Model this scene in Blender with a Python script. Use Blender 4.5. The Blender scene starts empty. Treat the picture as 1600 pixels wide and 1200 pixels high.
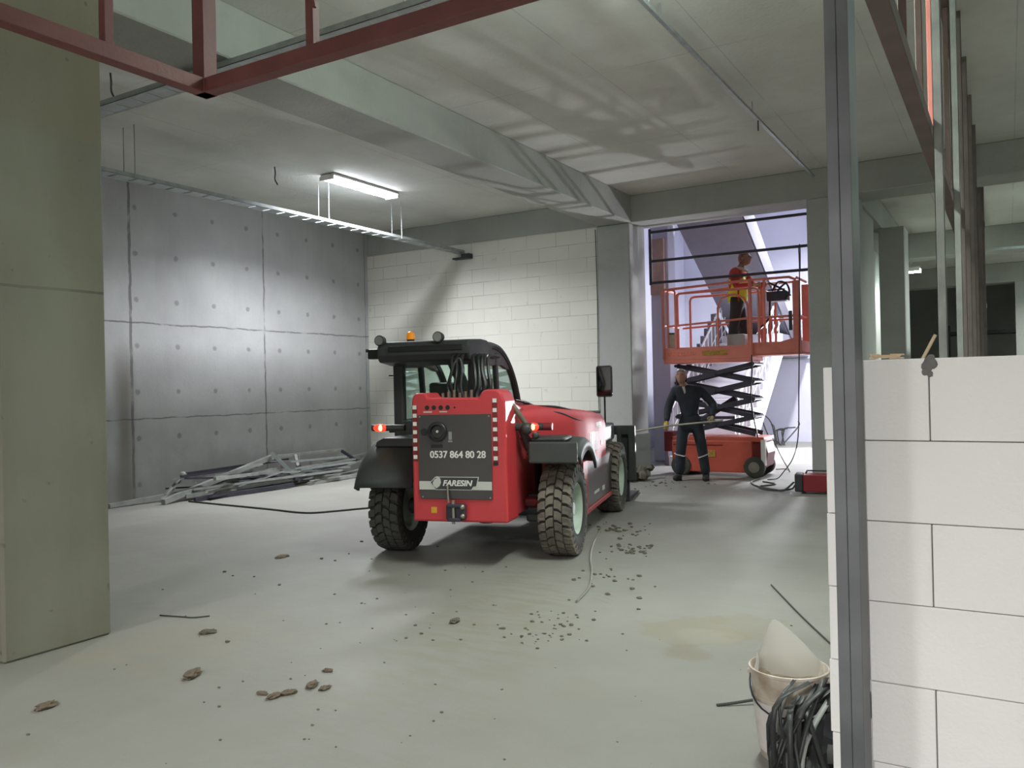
import bpy, math, random
from mathutils import Vector, Matrix
random.seed(7)
R = math.radians
sc = bpy.context.scene
col = sc.collection

# ------------------------------------------------------------------ camera, world, exposure
F_PX = 1293.8
yaw, pit, rol = R(30.960), R(0.219), R(-1.239)
fwd = Vector((-math.sin(yaw)*math.cos(pit), math.cos(yaw)*math.cos(pit), math.sin(pit)))
rgt = fwd.cross(Vector((0, 0, 1))).normalized()
upv = rgt.cross(fwd)
r2 = rgt*math.cos(rol) + upv*math.sin(rol)
u2 = -rgt*math.sin(rol) + upv*math.cos(rol)
cam_d = bpy.data.cameras.new('camera')
cam = bpy.data.objects.new('camera', cam_d)
col.objects.link(cam)
M3 = Matrix((r2, u2, -fwd)).transposed()
cam.matrix_world = Matrix.Translation((0, 0, 1.56)) @ M3.to_4x4()
cam_d.sensor_width = 36.0
cam_d.lens = F_PX*36.0/1600.0
cam_d.clip_start = 0.05
cam_d.clip_end = 200
sc.camera = cam
sc.view_settings.view_transform = 'Standard'
sc.view_settings.look = 'None'
sc.view_settings.gamma = 1
sc.view_settings.use_curve_mapping = False
sc.view_settings.exposure = 0.2
wd = bpy.data.worlds.new('world')
sc.world = wd
wd.use_nodes = True
wd.node_tree.nodes['Background'].inputs[0].default_value = (0.75, 0.8, 0.9, 1)
wd.node_tree.nodes['Background'].inputs[1].default_value = 0.3
sc.cycles.use_denoising = True
sc.cycles.max_bounces = 8
sc.cycles.diffuse_bounces = 5
sc.cycles.sample_clamp_indirect = 6

# strengths of the lamps (each is built with its lamp below)
COOL = (0.94, 0.96, 1.0)
GREENISH = (0.95, 1.0, 0.95)
P_LEFT, P_MID, P_BACK, P_FLOOD = 250, 100, 850, 230

# ------------------------------------------------------------------ materials
def nodes_of(name):
    m = bpy.data.materials.new(name)
    m.use_nodes = True
    nt = m.node_tree
    return m, nt, nt.nodes['Principled BSDF']

def lin(c):
    return tuple(((x/255)/12.92 if x/255 <= 0.04045 else ((x/255+0.055)/1.055)**2.4) for x in c) + (1,)

def mat(name, rgb, rough=0.6, metal=0.0, var=0.0, scale=6.0, bump=0.0, bscale=40, emit=None, estr=0, coat=0, dirt=None):
    m, nt, b = nodes_of(name)
    c = lin(rgb)
    b.inputs['Base Color'].default_value = c
    b.inputs['Roughness'].default_value = rough
    b.inputs['Metallic'].default_value = metal
    if coat:
        b.inputs['Coat Weight'].default_value = coat
        b.inputs['Coat Roughness'].default_value = 0.12
    if emit:
        b.inputs['Emission Color'].default_value = lin(emit)
        b.inputs['Emission Strength'].default_value = estr
    tc = nt.nodes.new('ShaderNodeTexCoord')
    if var or dirt:
        n = nt.nodes.new('ShaderNodeTexNoise')
        n.inputs['Scale'].default_value = scale
        n.inputs['Detail'].default_value = 6
        nt.links.new(tc.outputs['Object'], n.inputs['Vector'])
        r = nt.nodes.new('ShaderNodeValToRGB')
        r.color_ramp.elements[0].position = 0.3
        r.color_ramp.elements[1].position = 0.7
        d = lin(dirt) if dirt else tuple(x*(1-var) for x in c[:3]) + (1,)
        r.color_ramp.elements[0].color = d
        r.color_ramp.elements[1].color = tuple(min(1, x*(1+var*0.5)) for x in c[:3]) + (1,)
        nt.links.new(n.outputs['Fac'], r.inputs['Fac'])
        nt.links.new(r.outputs['Color'], b.inputs['Base Color'])
    if bump:
        n2 = nt.nodes.new('ShaderNodeTexNoise')
        n2.inputs['Scale'].default_value = bscale
        n2.inputs['Detail'].default_value = 5
        nt.links.new(tc.outputs['Object'], n2.inputs['Vector'])
        bp = nt.nodes.new('ShaderNodeBump')
        bp.inputs['Strength'].default_value = bump
        bp.inputs['Distance'].default_value = 0.02
        nt.links.new(n2.outputs['Fac'], bp.inputs['Height'])
        nt.links.new(bp.outputs['Normal'], b.inputs['Normal'])
    return m

class G:
    """small helper to write shader maths"""
    def __init__(s, nt):
        s.nt = nt
        s.tc = nt.nodes.new('ShaderNodeTexCoord')
        s.sep = nt.nodes.new('ShaderNodeSeparateXYZ')
        nt.links.new(s.tc.outputs['Object'], s.sep.inputs[0])
        s.x, s.y, s.z = s.sep.outputs
    def m(s, op, a, b=None, c=None, clamp=False):
        n = s.nt.nodes.new('ShaderNodeMath')
        n.operation = op
        n.use_clamp = clamp
        for i, v in enumerate((a, b, c)):
            if v is None: continue
            if isinstance(v, (int, float)): n.inputs[i].default_value = v
            else: s.nt.links.new(v, n.inputs[i])
        return n.outputs[0]
    def noise(s, scale, detail=5, vec=None, rough=0.55, stretch=None):
        n = s.nt.nodes.new('ShaderNodeTexNoise')
        n.inputs['Scale'].default_value = scale
        n.inputs['Detail'].default_value = detail
        n.inputs['Roughness'].default_value = rough
        v = vec or s.tc.outputs['Object']
        if stretch:
            mp = s.nt.nodes.new('ShaderNodeMapping')
            mp.inputs['Scale'].default_value = stretch
            s.nt.links.new(v, mp.inputs['Vector'])
            v = mp.outputs[0]
        s.nt.links.new(v, n.inputs['Vector'])
        return n.outputs['Fac']
    def ramp(s, f, p0, c0, p1, c1):
        r = s.nt.nodes.new('ShaderNodeValToRGB')
        e = r.color_ramp.elements
        e[0].position, e[0].color = p0, c0
        e[1].position, e[1].color = p1, c1
        s.nt.links.new(f, r.inputs['Fac'])
        return r.outputs['Color']
    def mix(s, f, a, b, mode='MIX'):
        n = s.nt.nodes.new('ShaderNodeMix')
        n.data_type = 'RGBA'
        n.blend_type = mode
        for i, v in ((0, f), (6, a), (7, b)):
            if isinstance(v, (int, float)): n.inputs[i].default_value = v
            elif isinstance(v, tuple): n.inputs[i].default_value = v
            else: s.nt.links.new(v, n.inputs[i])
        return n.outputs[2]
    def smooth(s, v, lo, hi):
        n = s.nt.nodes.new('ShaderNodeMapRange')
        n.interpolation_type = 'SMOOTHSTEP'
        for i, q in ((1, lo), (2, hi)):
            if isinstance(q, (int, float)): n.inputs[i].default_value = q
            else: s.nt.links.new(q, n.inputs[i])
        if isinstance(v, (int, float)): n.inputs[0].default_value = v
        else: s.nt.links.new(v, n.inputs[0])
        return n.outputs[0]
    def line(s, v, at, w):
        """1 on a line v==at of half width w"""
        return s.m('SUBTRACT', 1, s.smooth(s.m('ABSOLUTE', s.m('SUBTRACT', v, at)), w*0.5, w))
    def bump(s, h, b, st=0.4, dist=0.02):
        n = s.nt.nodes.new('ShaderNodeBump')
        n.inputs['Strength'].default_value = st
        n.inputs['Distance'].default_value = dist
        s.nt.links.new(h, n.inputs['Height'])
        s.nt.links.new(n.outputs[0], b.inputs['Normal'])

def concrete(name, rgb, var=0.12, stain=0.3, joints=None):
    m, nt, b = nodes_of(name)
    g = G(nt)
    c = lin(rgb)
    lo = tuple(x*(1-var*1.6) for x in c[:3]) + (1,)
    hi = tuple(x*(1+var*0.7) for x in c[:3]) + (1,)
    col_ = g.ramp(g.noise(0.9, 7), 0.32, lo, 0.68, hi)
    streak = g.smooth(g.noise(1.0, 5, stretch=(3.0, 3.0, 0.35)), 0.5, 0.75)
    col_ = g.mix(g.m('MULTIPLY', streak, stain), col_, tuple(x*0.62 for x in c[:3]) + (1,))
    fine = g.noise(14, 6)
    col_ = g.mix(g.m('MULTIPLY', g.smooth(fine, 0.5, 0.8), 0.18), col_, tuple(x*0.7 for x in c[:3]) + (1,))
    if joints:
        col_ = joints(g, col_)
    nt.links.new(col_, b.inputs['Base Color'])
    b.inputs['Roughness'].default_value = 0.85
    g.bump(g.m('ADD', g.noise(30, 5), g.m('MULTIPLY', g.noise(3, 3), 1.5)), b, 0.25, 0.015)
    return m

def left_wall_joints(g, c):
    dark = lin((88, 88, 86))
    wob = g.m('MULTIPLY', g.m('SUBTRACT', g.noise(4, 4), 0.5), 0.05)
    z, y = g.m('ADD', g.z, wob), g.m('ADD', g.y, wob)
    k = 0
    for v, at, w in ((z, 2.65, 0.016), (z, 1.2, 0.013), (y, 10.27, 0.022), (y, 7.68, 0.03), (y, 12.95, 0.012), (y, 5.0, 0.02)):
        f = g.line(v, at, w)
        f = g.m('MULTIPLY', f, g.smooth(g.noise(3, 3), 0.25, 0.55))
        c = g.mix(g.m('MULTIPLY', f, 0.75), c, dark)
    # tie holes
    fy = g.m('SUBTRACT', g.m('FRACT', g.m('DIVIDE', g.m('SUBTRACT', g.y, 7.775-0.355), 0.71)), 0.5)
    fz = g.m('SUBTRACT', g.m('FRACT', g.m('DIVIDE', g.m('SUBTRACT', g.z, 0.91-0.348), 0.696)), 0.5)
    d = g.m('SQRT', g.m('ADD', g.m('POWER', g.m('MULTIPLY', fy, 0.71), 2), g.m('POWER', g.m('MULTIPLY', fz, 0.696), 2)))
    d = g.m('ADD', d, g.m('MULTIPLY', g.m('SUBTRACT', g.noise(12, 3), 0.5), 0.04))
    h = g.m('SUBTRACT', 1, g.smooth(d, 0.022, 0.055))
    c = g.mix(g.m('MULTIPLY', h, 0.5), c, lin((88, 88, 88)))
    # brown wet run on the left
    wid = g.m('ADD', 0.10, g.m('MULTIPLY', g.noise(1.5, 4), 0.25))
    band = g.m('SUBTRACT', 1, g.smooth(g.m('ABSOLUTE', g.m('SUBTRACT', g.y, 7.55)), 0.02, wid))
    band = g.m('MULTIPLY', band, g.m('SUBTRACT', 1, g.smooth(g.z, 1.6, 2.6)))
    c = g.mix(g.m('MULTIPLY', band, 0.6), c, lin((92, 82, 72)))
    low = g.m('MULTIPLY', g.m('SUBTRACT', 1, g.smooth(g.m('ADD', g.z, g.noise(1.3, 4)), 0.7, 1.5)), 0.45)  # wall foot darkened, the shade there put into the colour
    c = g.mix(low, c, lin((98, 94, 84)))
    return c

def column_joints(g, c):
    f = g.line(g.m('ADD', g.z, g.m('MULTIPLY', g.noise(3, 3), 0.01)), 2.235, 0.012)
    c = g.mix(g.m('MULTIPLY', f, 0.7), c, lin((70, 66, 58)))
    v = g.smooth(g.noise(0.8, 6, stretch=(1, 1, 0.3)), 0.45, 0.7)
    c = g.mix(g.m('MULTIPLY', v, 0.35), c, lin((150, 150, 138)))
    top = g.smooth(g.z, 3.15, 3.25)  # column top tinted browner, its shade put into the colour
    c = g.mix(g.m('MULTIPLY', top, 0.25), c, lin((120, 104, 78)))
    p = g.smooth(g.noise(9, 2), 0.70, 0.76)
    return g.mix(g.m('MULTIPLY', p, 0.5), c, lin((66, 62, 54)))

def slab_joints(g, c):
    # board joints of the formwork in the slab
    f = g.line(g.m('FRACT', g.m('DIVIDE', g.m('ADD', g.x, 20), 1.22)), 0.5, 0.006)
    f2 = g.line(g.m('FRACT', g.m('DIVIDE', g.m('ADD', g.y, 20.3), 2.44)), 0.5, 0.003)
    f = g.m('MULTIPLY', g.m('MAXIMUM', f, f2), g.smooth(g.noise(1.2, 3), 0.3, 0.6))
    return g.mix(g.m('MULTIPLY', f, 0.3), c, lin((78, 78, 74)))

M = {}
M['conc_wall'] = concrete('formed_concrete_wall', (172, 173, 173), 0.10, 0.2, left_wall_joints)
M['conc'] = concrete('raw_concrete', (164, 166, 160), 0.10, 0.2)
M['slab'] = concrete('slab_concrete', (202, 203, 196), 0.08, 0.1, slab_joints)
M['column'] = concrete('column_concrete', (114, 113, 98), 0.12, 0.3, column_joints)
M['pillar'] = concrete('pillar_concrete', (170, 171, 168), 0.08, 0.12)
M['plaster'] = mat('pale_plaster', (202, 202, 214), 0.85, var=0.05, scale=1.5)
M['plaster_grey'] = mat('grey_lilac_plaster', (176, 176, 188), 0.85, var=0.06, scale=1.5)

def floor_mat():
    m, nt, b = nodes_of('dusty_concrete_floor')
    g = G(nt)
    c = g.ramp(g.noise(0.45, 7), 0.3, lin((122, 121, 114)), 0.7, lin((143, 142, 136)))
    c = g.mix(g.m('MULTIPLY', g.smooth(g.noise(2.2, 6), 0.52, 0.75), 0.35), c, lin((126, 125, 114)))
    # mud dragged along the driving lane
    lane = g.m('ADD', g.x, g.m('MULTIPLY', g.y, 0.27))
    f = g.m('SUBTRACT', 1, g.smooth(g.m('ABSOLUTE', g.m('SUBTRACT', lane, -1.75)), 0.15, 0.75))
    f = g.m('MULTIPLY', f, g.m('SUBTRACT', 1, g.smooth(g.m('ABSOLUTE', g.m('SUBTRACT', g.y, 4.5)), 1.0, 2.6)))
    f = g.m('MULTIPLY', f, g.smooth(g.noise(5, 6, stretch=(0.7, 2.2, 1)), 0.42, 0.62))
    c = g.mix(g.m('MULTIPLY', f, 0.5), c, lin((122, 120, 104)))
    # brown puddle stains
    def blob(px, py, r, soft, amt, colr, c, sc_=1.0):
        dx = g.m('MULTIPLY', g.m('SUBTRACT', g.x, px), sc_)
        dy = g.m('SUBTRACT', g.y, py)
        d = g.m('SQRT', g.m('ADD', g.m('POWER', dx, 2), g.m('POWER', dy, 2)))
        d = g.m('ADD', d, g.m('MULTIPLY', g.m('SUBTRACT', g.noise(3.3, 5), 0.5), r*1.8))
        return g.mix(g.m('MULTIPLY', g.m('SUBTRACT', 1, g.smooth(d, r*(1-soft), r)), amt), c, lin(colr))
    c = blob(-1.75, 5.05, 0.36, 0.25, 0.5, (128, 122, 102), c)
    c = blob(-1.62, 4.98, 0.20, 0.4, 0.5, (142, 139, 127), c)
    c = blob(-1.45, 5.30, 0.28, 0.25, 0.42, (128, 122, 102), c)
    c = blob(-1.62, 4.62, 0.17, 0.4, 0.55, (120, 113, 96), c)
    c = blob(-3.6, 8.2, 0.3, 0.5, 0.4, (124, 120, 104), c)
    c = blob(-6.2, 4.6, 0.9, 0.7, 0.25, (138, 140, 130), c)
    c = blob(-4.5, 3.4, 0.8, 0.7, 0.25, (150, 140, 118), c)
    # tread prints of tyres
    for lx in (-2.05, -1.15):
        t = g.m('SUBTRACT', 1, g.smooth(g.m('ABSOLUTE', g.m('SUBTRACT', lane, lx)), 0.1, 0.16))
        w = g.smooth(g.m('SINE', g.m('ADD', g.m('MULTIPLY', g.y, 62), g.m('MULTIPLY', g.m('ABSOLUTE', g.m('SUBTRACT', lane, lx)), 40))), -0.1, 0.5)
        t = g.m('MULTIPLY', g.m('MULTIPLY', t, w), g.smooth(g.noise(1.3, 4), 0.48, 0.62))
        t = g.m('MULTIPLY', t, g.m('SUBTRACT', 1, g.smooth(g.y, 5.8, 6.6)))
        c = g.mix(g.m('MULTIPLY', t, 0.4), c, lin((124, 123, 110)))
    sp = g.smooth(g.noise(26, 3), 0.69, 0.76)
    c = g.mix(g.m('MULTIPLY', sp, 0.4), c, lin((112, 110, 98)))
    nt.links.new(c, b.inputs['Base Color'])
    rg = g.m('ADD', 0.42, g.m('MULTIPLY', g.noise(1.2, 4), 0.3))
    nt.links.new(rg, b.inputs['Roughness'])
    b.inputs['Specular IOR Level'].default_value = 0.35
    g.bump(g.m('ADD', g.noise(9, 6), g.m('MULTIPLY', g.noise(60, 3), 0.25)), b, 0.22, 0.012)
    return m
M['floor'] = floor_mat()

def block_mat(name, axis, rgb, mortar, msize, z0=0.04, messy=0.5):
    m, nt, b = nodes_of(name)
    g = G(nt)
    cmb = nt.nodes.new('ShaderNodeCombineXYZ')
    nt.links.new(g.x if axis == 'x' else g.y, cmb.inputs[0])
    nt.links.new(g.m('ADD', g.z, -z0+10), cmb.inputs[1])
    br = nt.nodes.new('ShaderNodeTexBrick')
    br.inputs['Scale'].default_value = 1.0
    br.inputs['Brick Width'].default_value = 0.6
    br.inputs['Row Height'].default_value = 0.25
    br.inputs['Mortar Size'].default_value = msize
    br.inputs['Mortar Smooth'].default_value = 0.3
    br.offset = 0.42
    br.inputs['Color1'].default_value = lin(rgb)
    br.inputs['Color2'].default_value = lin(tuple(max(0, v-7) for v in rgb))
    br.inputs['Mortar'].default_value = lin(mortar)
    nt.links.new(cmb.outputs[0], br.inputs['Vector'])
    plain = g.ramp(g.noise(0.8, 5), 0.3, lin(tuple(v-10 for v in rgb)), 0.7, lin(rgb))
    keep = g.smooth(g.noise(1.6, 4), 0.5-messy*0.25, 0.5+messy*0.3)
    c = g.mix(g.m('ADD', 0.14, g.m('MULTIPLY', keep, 0.5), clamp=True), plain, br.outputs['Color'])
    c = g.mix(g.m('MULTIPLY', g.smooth(g.noise(7, 4), 0.66, 0.74), 0.3), c, lin((128, 124, 118)))
    nt.links.new(c, b.inputs['Base Color'])
    b.inputs['Roughness'].default_value = 0.95
    g.bump(g.noise(50, 4), b, 0.12, 0.01)
    return m
M['blocks_back'] = block_mat('aerated_blockwork', 'x', (218, 217, 208), (132, 130, 124), 0.006)
M['block'] = mat('aerated_block', (238, 236, 236), 0.95, var=0.035, scale=2.5, bump=0.12, bscale=70)
M['mortar'] = mat('thin_grey_mortar', (122, 120, 118), 0.95, var=0.3, scale=9)
M['red_steel'] = mat('red_oxide_steel', (108, 60, 58), 0.6, var=0.22, scale=5, bump=0.1)
M['brown_steel'] = mat('brown_primed_steel', (100, 80, 74), 0.6, var=0.25, scale=4)
M['red_steel_lit'] = mat('lit_red_oxide_steel', (196, 118, 108), 0.55, var=0.1)  # same red steel, with the light on one post put into the colour
M['galv'] = mat('galvanised_steel', (168, 174, 174), 0.42, 0.55, var=0.18, scale=9)
M['galv_dull'] = mat('dull_galvanised_steel', (150, 152, 148), 0.6, 0.25, var=0.25, scale=6)
M['stud_dim'] = mat('brownish_grey_stud', (122, 112, 108), 0.6, 0.2, var=0.2)
M['dark_steel'] = mat('dark_steel', (62, 60, 70), 0.55, 0.3, var=0.2)
M['column_steel'] = mat('grey_mill_steel_column', (112, 114, 118), 0.5, 0.35, var=0.35, scale=3, bump=0.1, bscale=12)
M['red_paint'] = mat('machine_red_paint', (196, 58, 64), 0.42, var=0.07, scale=3, coat=0.12)
M['red_hood'] = mat('satin_red_hood_paint', (196, 58, 64), 0.58, var=0.07, scale=3)
M['red_dusty'] = mat('dusty_red_paint', (166, 58, 58), 0.5, var=0.2, scale=5)
M['dark_red'] = mat('dark_red_paint', (120, 30, 32), 0.5, var=0.15)
M['black_plastic'] = mat('black_plastic', (54, 57, 56), 0.5, var=0.12, scale=8)
M['black_panel'] = mat('charcoal_panel', (66, 62, 62), 0.32, var=0.10, scale=2.2, coat=0.3)
M['black'] = mat('black_rubber_hose', (26, 27, 27), 0.45)
M['fender'] = mat('black_moulded_fender', (58, 62, 60), 0.55, var=0.1)
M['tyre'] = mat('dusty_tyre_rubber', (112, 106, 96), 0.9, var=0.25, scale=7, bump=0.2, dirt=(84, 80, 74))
M['tyre_dark_shaded'] = mat('dark_shaded_tyre_rubber', (74, 74, 68), 0.9, var=0.25, scale=7)  # shade of the telehandler's left wheels put into the rubber; lift wheels share it
M['tyre_groove'] = mat('tyre_carcass_rubber', (58, 58, 52), 0.9)
M['rim'] = mat('pale_grey_green_rim', (176, 190, 178), 0.5, var=0.15)
M['white_paint'] = mat('white_sticker', (226, 224, 220), 0.5)
M['sticker_grey'] = mat('pale_grey_sticker', (196, 196, 190), 0.5)
M['yellow_sticker'] = mat('yellow_sticker', (214, 164, 40), 0.5, var=0.2, scale=60)
M['amber'] = mat('amber_beacon_plastic', (214, 132, 20), 0.25, emit=(255, 150, 20), estr=0.25)
M['lamp_red'] = mat('lit_red_lens', (220, 40, 30), 0.3, emit=(255, 50, 30), estr=2.2)
M['lamp_hot'] = mat('lit_amber_bulb', (255, 160, 80), 0.3, emit=(255, 150, 70), estr=14)
M['lens'] = mat('clear_lamp_lens', (150, 152, 150), 0.2, 0.3)
M['chrome'] = mat('worn_steel', (170, 165, 155), 0.35, 0.8, var=0.2)
M['strut'] = mat('dirty_steel_strut', (132, 126, 112), 0.45, 0.4, var=0.2)
M['lift_orange'] = mat('hazy_orange_red_paint', (212, 122, 106), 0.5, var=0.14, scale=5)  # paler than the real paint, haze and backlight put into the colour
M['lift_base'] = mat('orange_red_lift_base', (184, 82, 64), 0.45, var=0.12, scale=4)
M['olive_sticker'] = mat('worn_olive_sticker', (170, 130, 52), 0.7, var=0.3, scale=30)
M['skin'] = mat('skin', (150, 108, 90), 0.6, var=0.08)
M['hair'] = mat('grey_brown_hair', (104, 88, 80), 0.8, var=0.2, scale=40)
M['navy'] = mat('dark_navy_workwear', (38, 42, 50), 0.85, var=0.15, scale=10, bump=0.3, bscale=18)
M['charcoal_cloth'] = mat('charcoal_work_trousers', (48, 48, 50), 0.85, var=0.12, bump=0.3, bscale=18)
M['reflective'] = mat('reflective_band', (190, 186, 190), 0.4)
M['boot'] = mat('black_work_boot', (42, 40, 38), 0.7)
M['glove'] = mat('yellow_work_glove', (190, 160, 70), 0.8, var=0.15)
M['glove_tan'] = mat('tan_work_glove', (160, 140, 104), 0.8, var=0.15)
M['orange_cloth'] = mat('orange_red_sweatshirt', (176, 62, 48), 0.85, var=0.12, bump=0.2, bscale=20)
M['vest'] = mat('yellow_green_vest', (206, 214, 60), 0.75, var=0.1, bump=0.2, bscale=20)
M['helmet'] = mat('reddish_brown_cap', (120, 60, 56), 0.5)
M['shirt'] = mat('pale_shirt_collar', (170, 165, 160), 0.8)
M['plywood'] = mat('plywood_board', (164, 138, 124), 0.8, var=0.15, scale=8)
M['cable'] = mat('dark_cable', (62, 62, 60), 0.6)
M['cable_grey'] = mat('dusty_grey_cable', (122, 122, 112), 0.7)
M['mud'] = mat('dried_mud', (104, 92, 78), 0.95, var=0.25, scale=30)
M['mud_dark'] = mat('dark_dirt_crumbs', (96, 92, 80), 0.95, var=0.25, scale=30)
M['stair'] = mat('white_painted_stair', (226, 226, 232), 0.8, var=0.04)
M['stair_shaded'] = mat('shaded_stair_concrete', (118, 116, 126), 0.85, var=0.06)  # darker copy of the stair, its shade put into the colour
M['stringer_shaded'] = mat('shaded_stringer', (84, 82, 92), 0.8)  # darkened so the stringer does not show the lamp's light
M['red_box'] = mat('dark_red_metal_case', (138, 30, 40), 0.4, var=0.12)
M['box_front'] = mat('black_machine_front', (52, 50, 54), 0.5)
M['bucket'] = mat('dirty_paint_bucket', (196, 188, 178), 0.6, var=0.3, scale=9, dirt=(140, 120, 100))
M['bucket_label'] = mat('worn_white_label', (214, 208, 206), 0.6, var=0.15, scale=14)
M['plaster_mix'] = mat('yellowish_slurry', (150, 140, 104), 0.35, var=0.25, scale=9)
M['plastic_tangle'] = mat('black_plastic_sheet', (50, 52, 52), 0.5, var=0.2)
M['panel_pale'] = mat('white_metal_panel', (150, 150, 148), 0.6)
M['dark_shelf'] = mat('dark_green_grey_rack', (72, 76, 72), 0.7, var=0.2)
M['straw'] = mat('beige_mesh_offcut', (206, 178, 150), 0.7)

def tube_mat(name, rgb, s):
    m, nt, b = nodes_of(name)
    b.inputs['Base Color'].default_value = lin(rgb)
    b.inputs['Emission Color'].default_value = lin(rgb)
    b.inputs['Emission Strength'].default_value = s
    return m
M['diffuser'] = tube_mat('lit_white_diffuser', (240, 244, 255), 34)
M['diffuser_green'] = tube_mat('lit_pale_green_diffuser', (232, 255, 242), 50)
M['diffuser_mid'] = tube_mat('lit_round_diffuser', (236, 255, 244), 80)
M['flood_lens'] = tube_mat('lit_floodlight_lens', (250, 250, 255), 20)

def glass_mat(name, tint, alpha=0.35, rough=0.02):
    m = bpy.data.materials.new(name)
    m.use_nodes = True
    nt = m.node_tree
    nt.nodes.clear()
    out = nt.nodes.new('ShaderNodeOutputMaterial')
    tr = nt.nodes.new('ShaderNodeBsdfTransparent')
    tr.inputs[0].default_value = lin(tint)
    gl = nt.nodes.new('ShaderNodeBsdfGlossy')
    gl.inputs['Roughness'].default_value = rough
    fr = nt.nodes.new('ShaderNodeLayerWeight')
    fr.inputs[0].default_value = 0.15
    ad = nt.nodes.new('ShaderNodeMath')
    ad.operation = 'MULTIPLY_ADD'
    ad.inputs[1].default_value = 0.5
    ad.inputs[2].default_value = 0.02
    nt.links.new(fr.outputs[0], ad.inputs[0])
    mx = nt.nodes.new('ShaderNodeMixShader')
    nt.links.new(ad.outputs[0], mx.inputs[0])
    nt.links.new(tr.outputs[0], mx.inputs[1])
    nt.links.new(gl.outputs[0], mx.inputs[2])
    nt.links.new(mx.outputs[0], out.inputs[0])
    return m
M['glass'] = glass_mat('green_tinted_cab_glass', (240, 248, 244))

def bag_mat():
    m, nt, b = nodes_of('translucent_white_bag')
    b.inputs['Base Color'].default_value = lin((226, 226, 222))
    b.inputs['Roughness'].default_value = 0.4
    b.inputs['Alpha'].default_value = 0.72
    b.inputs['Subsurface Weight'].default_value = 0.0
    return m
M['bag'] = bag_mat()

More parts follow.
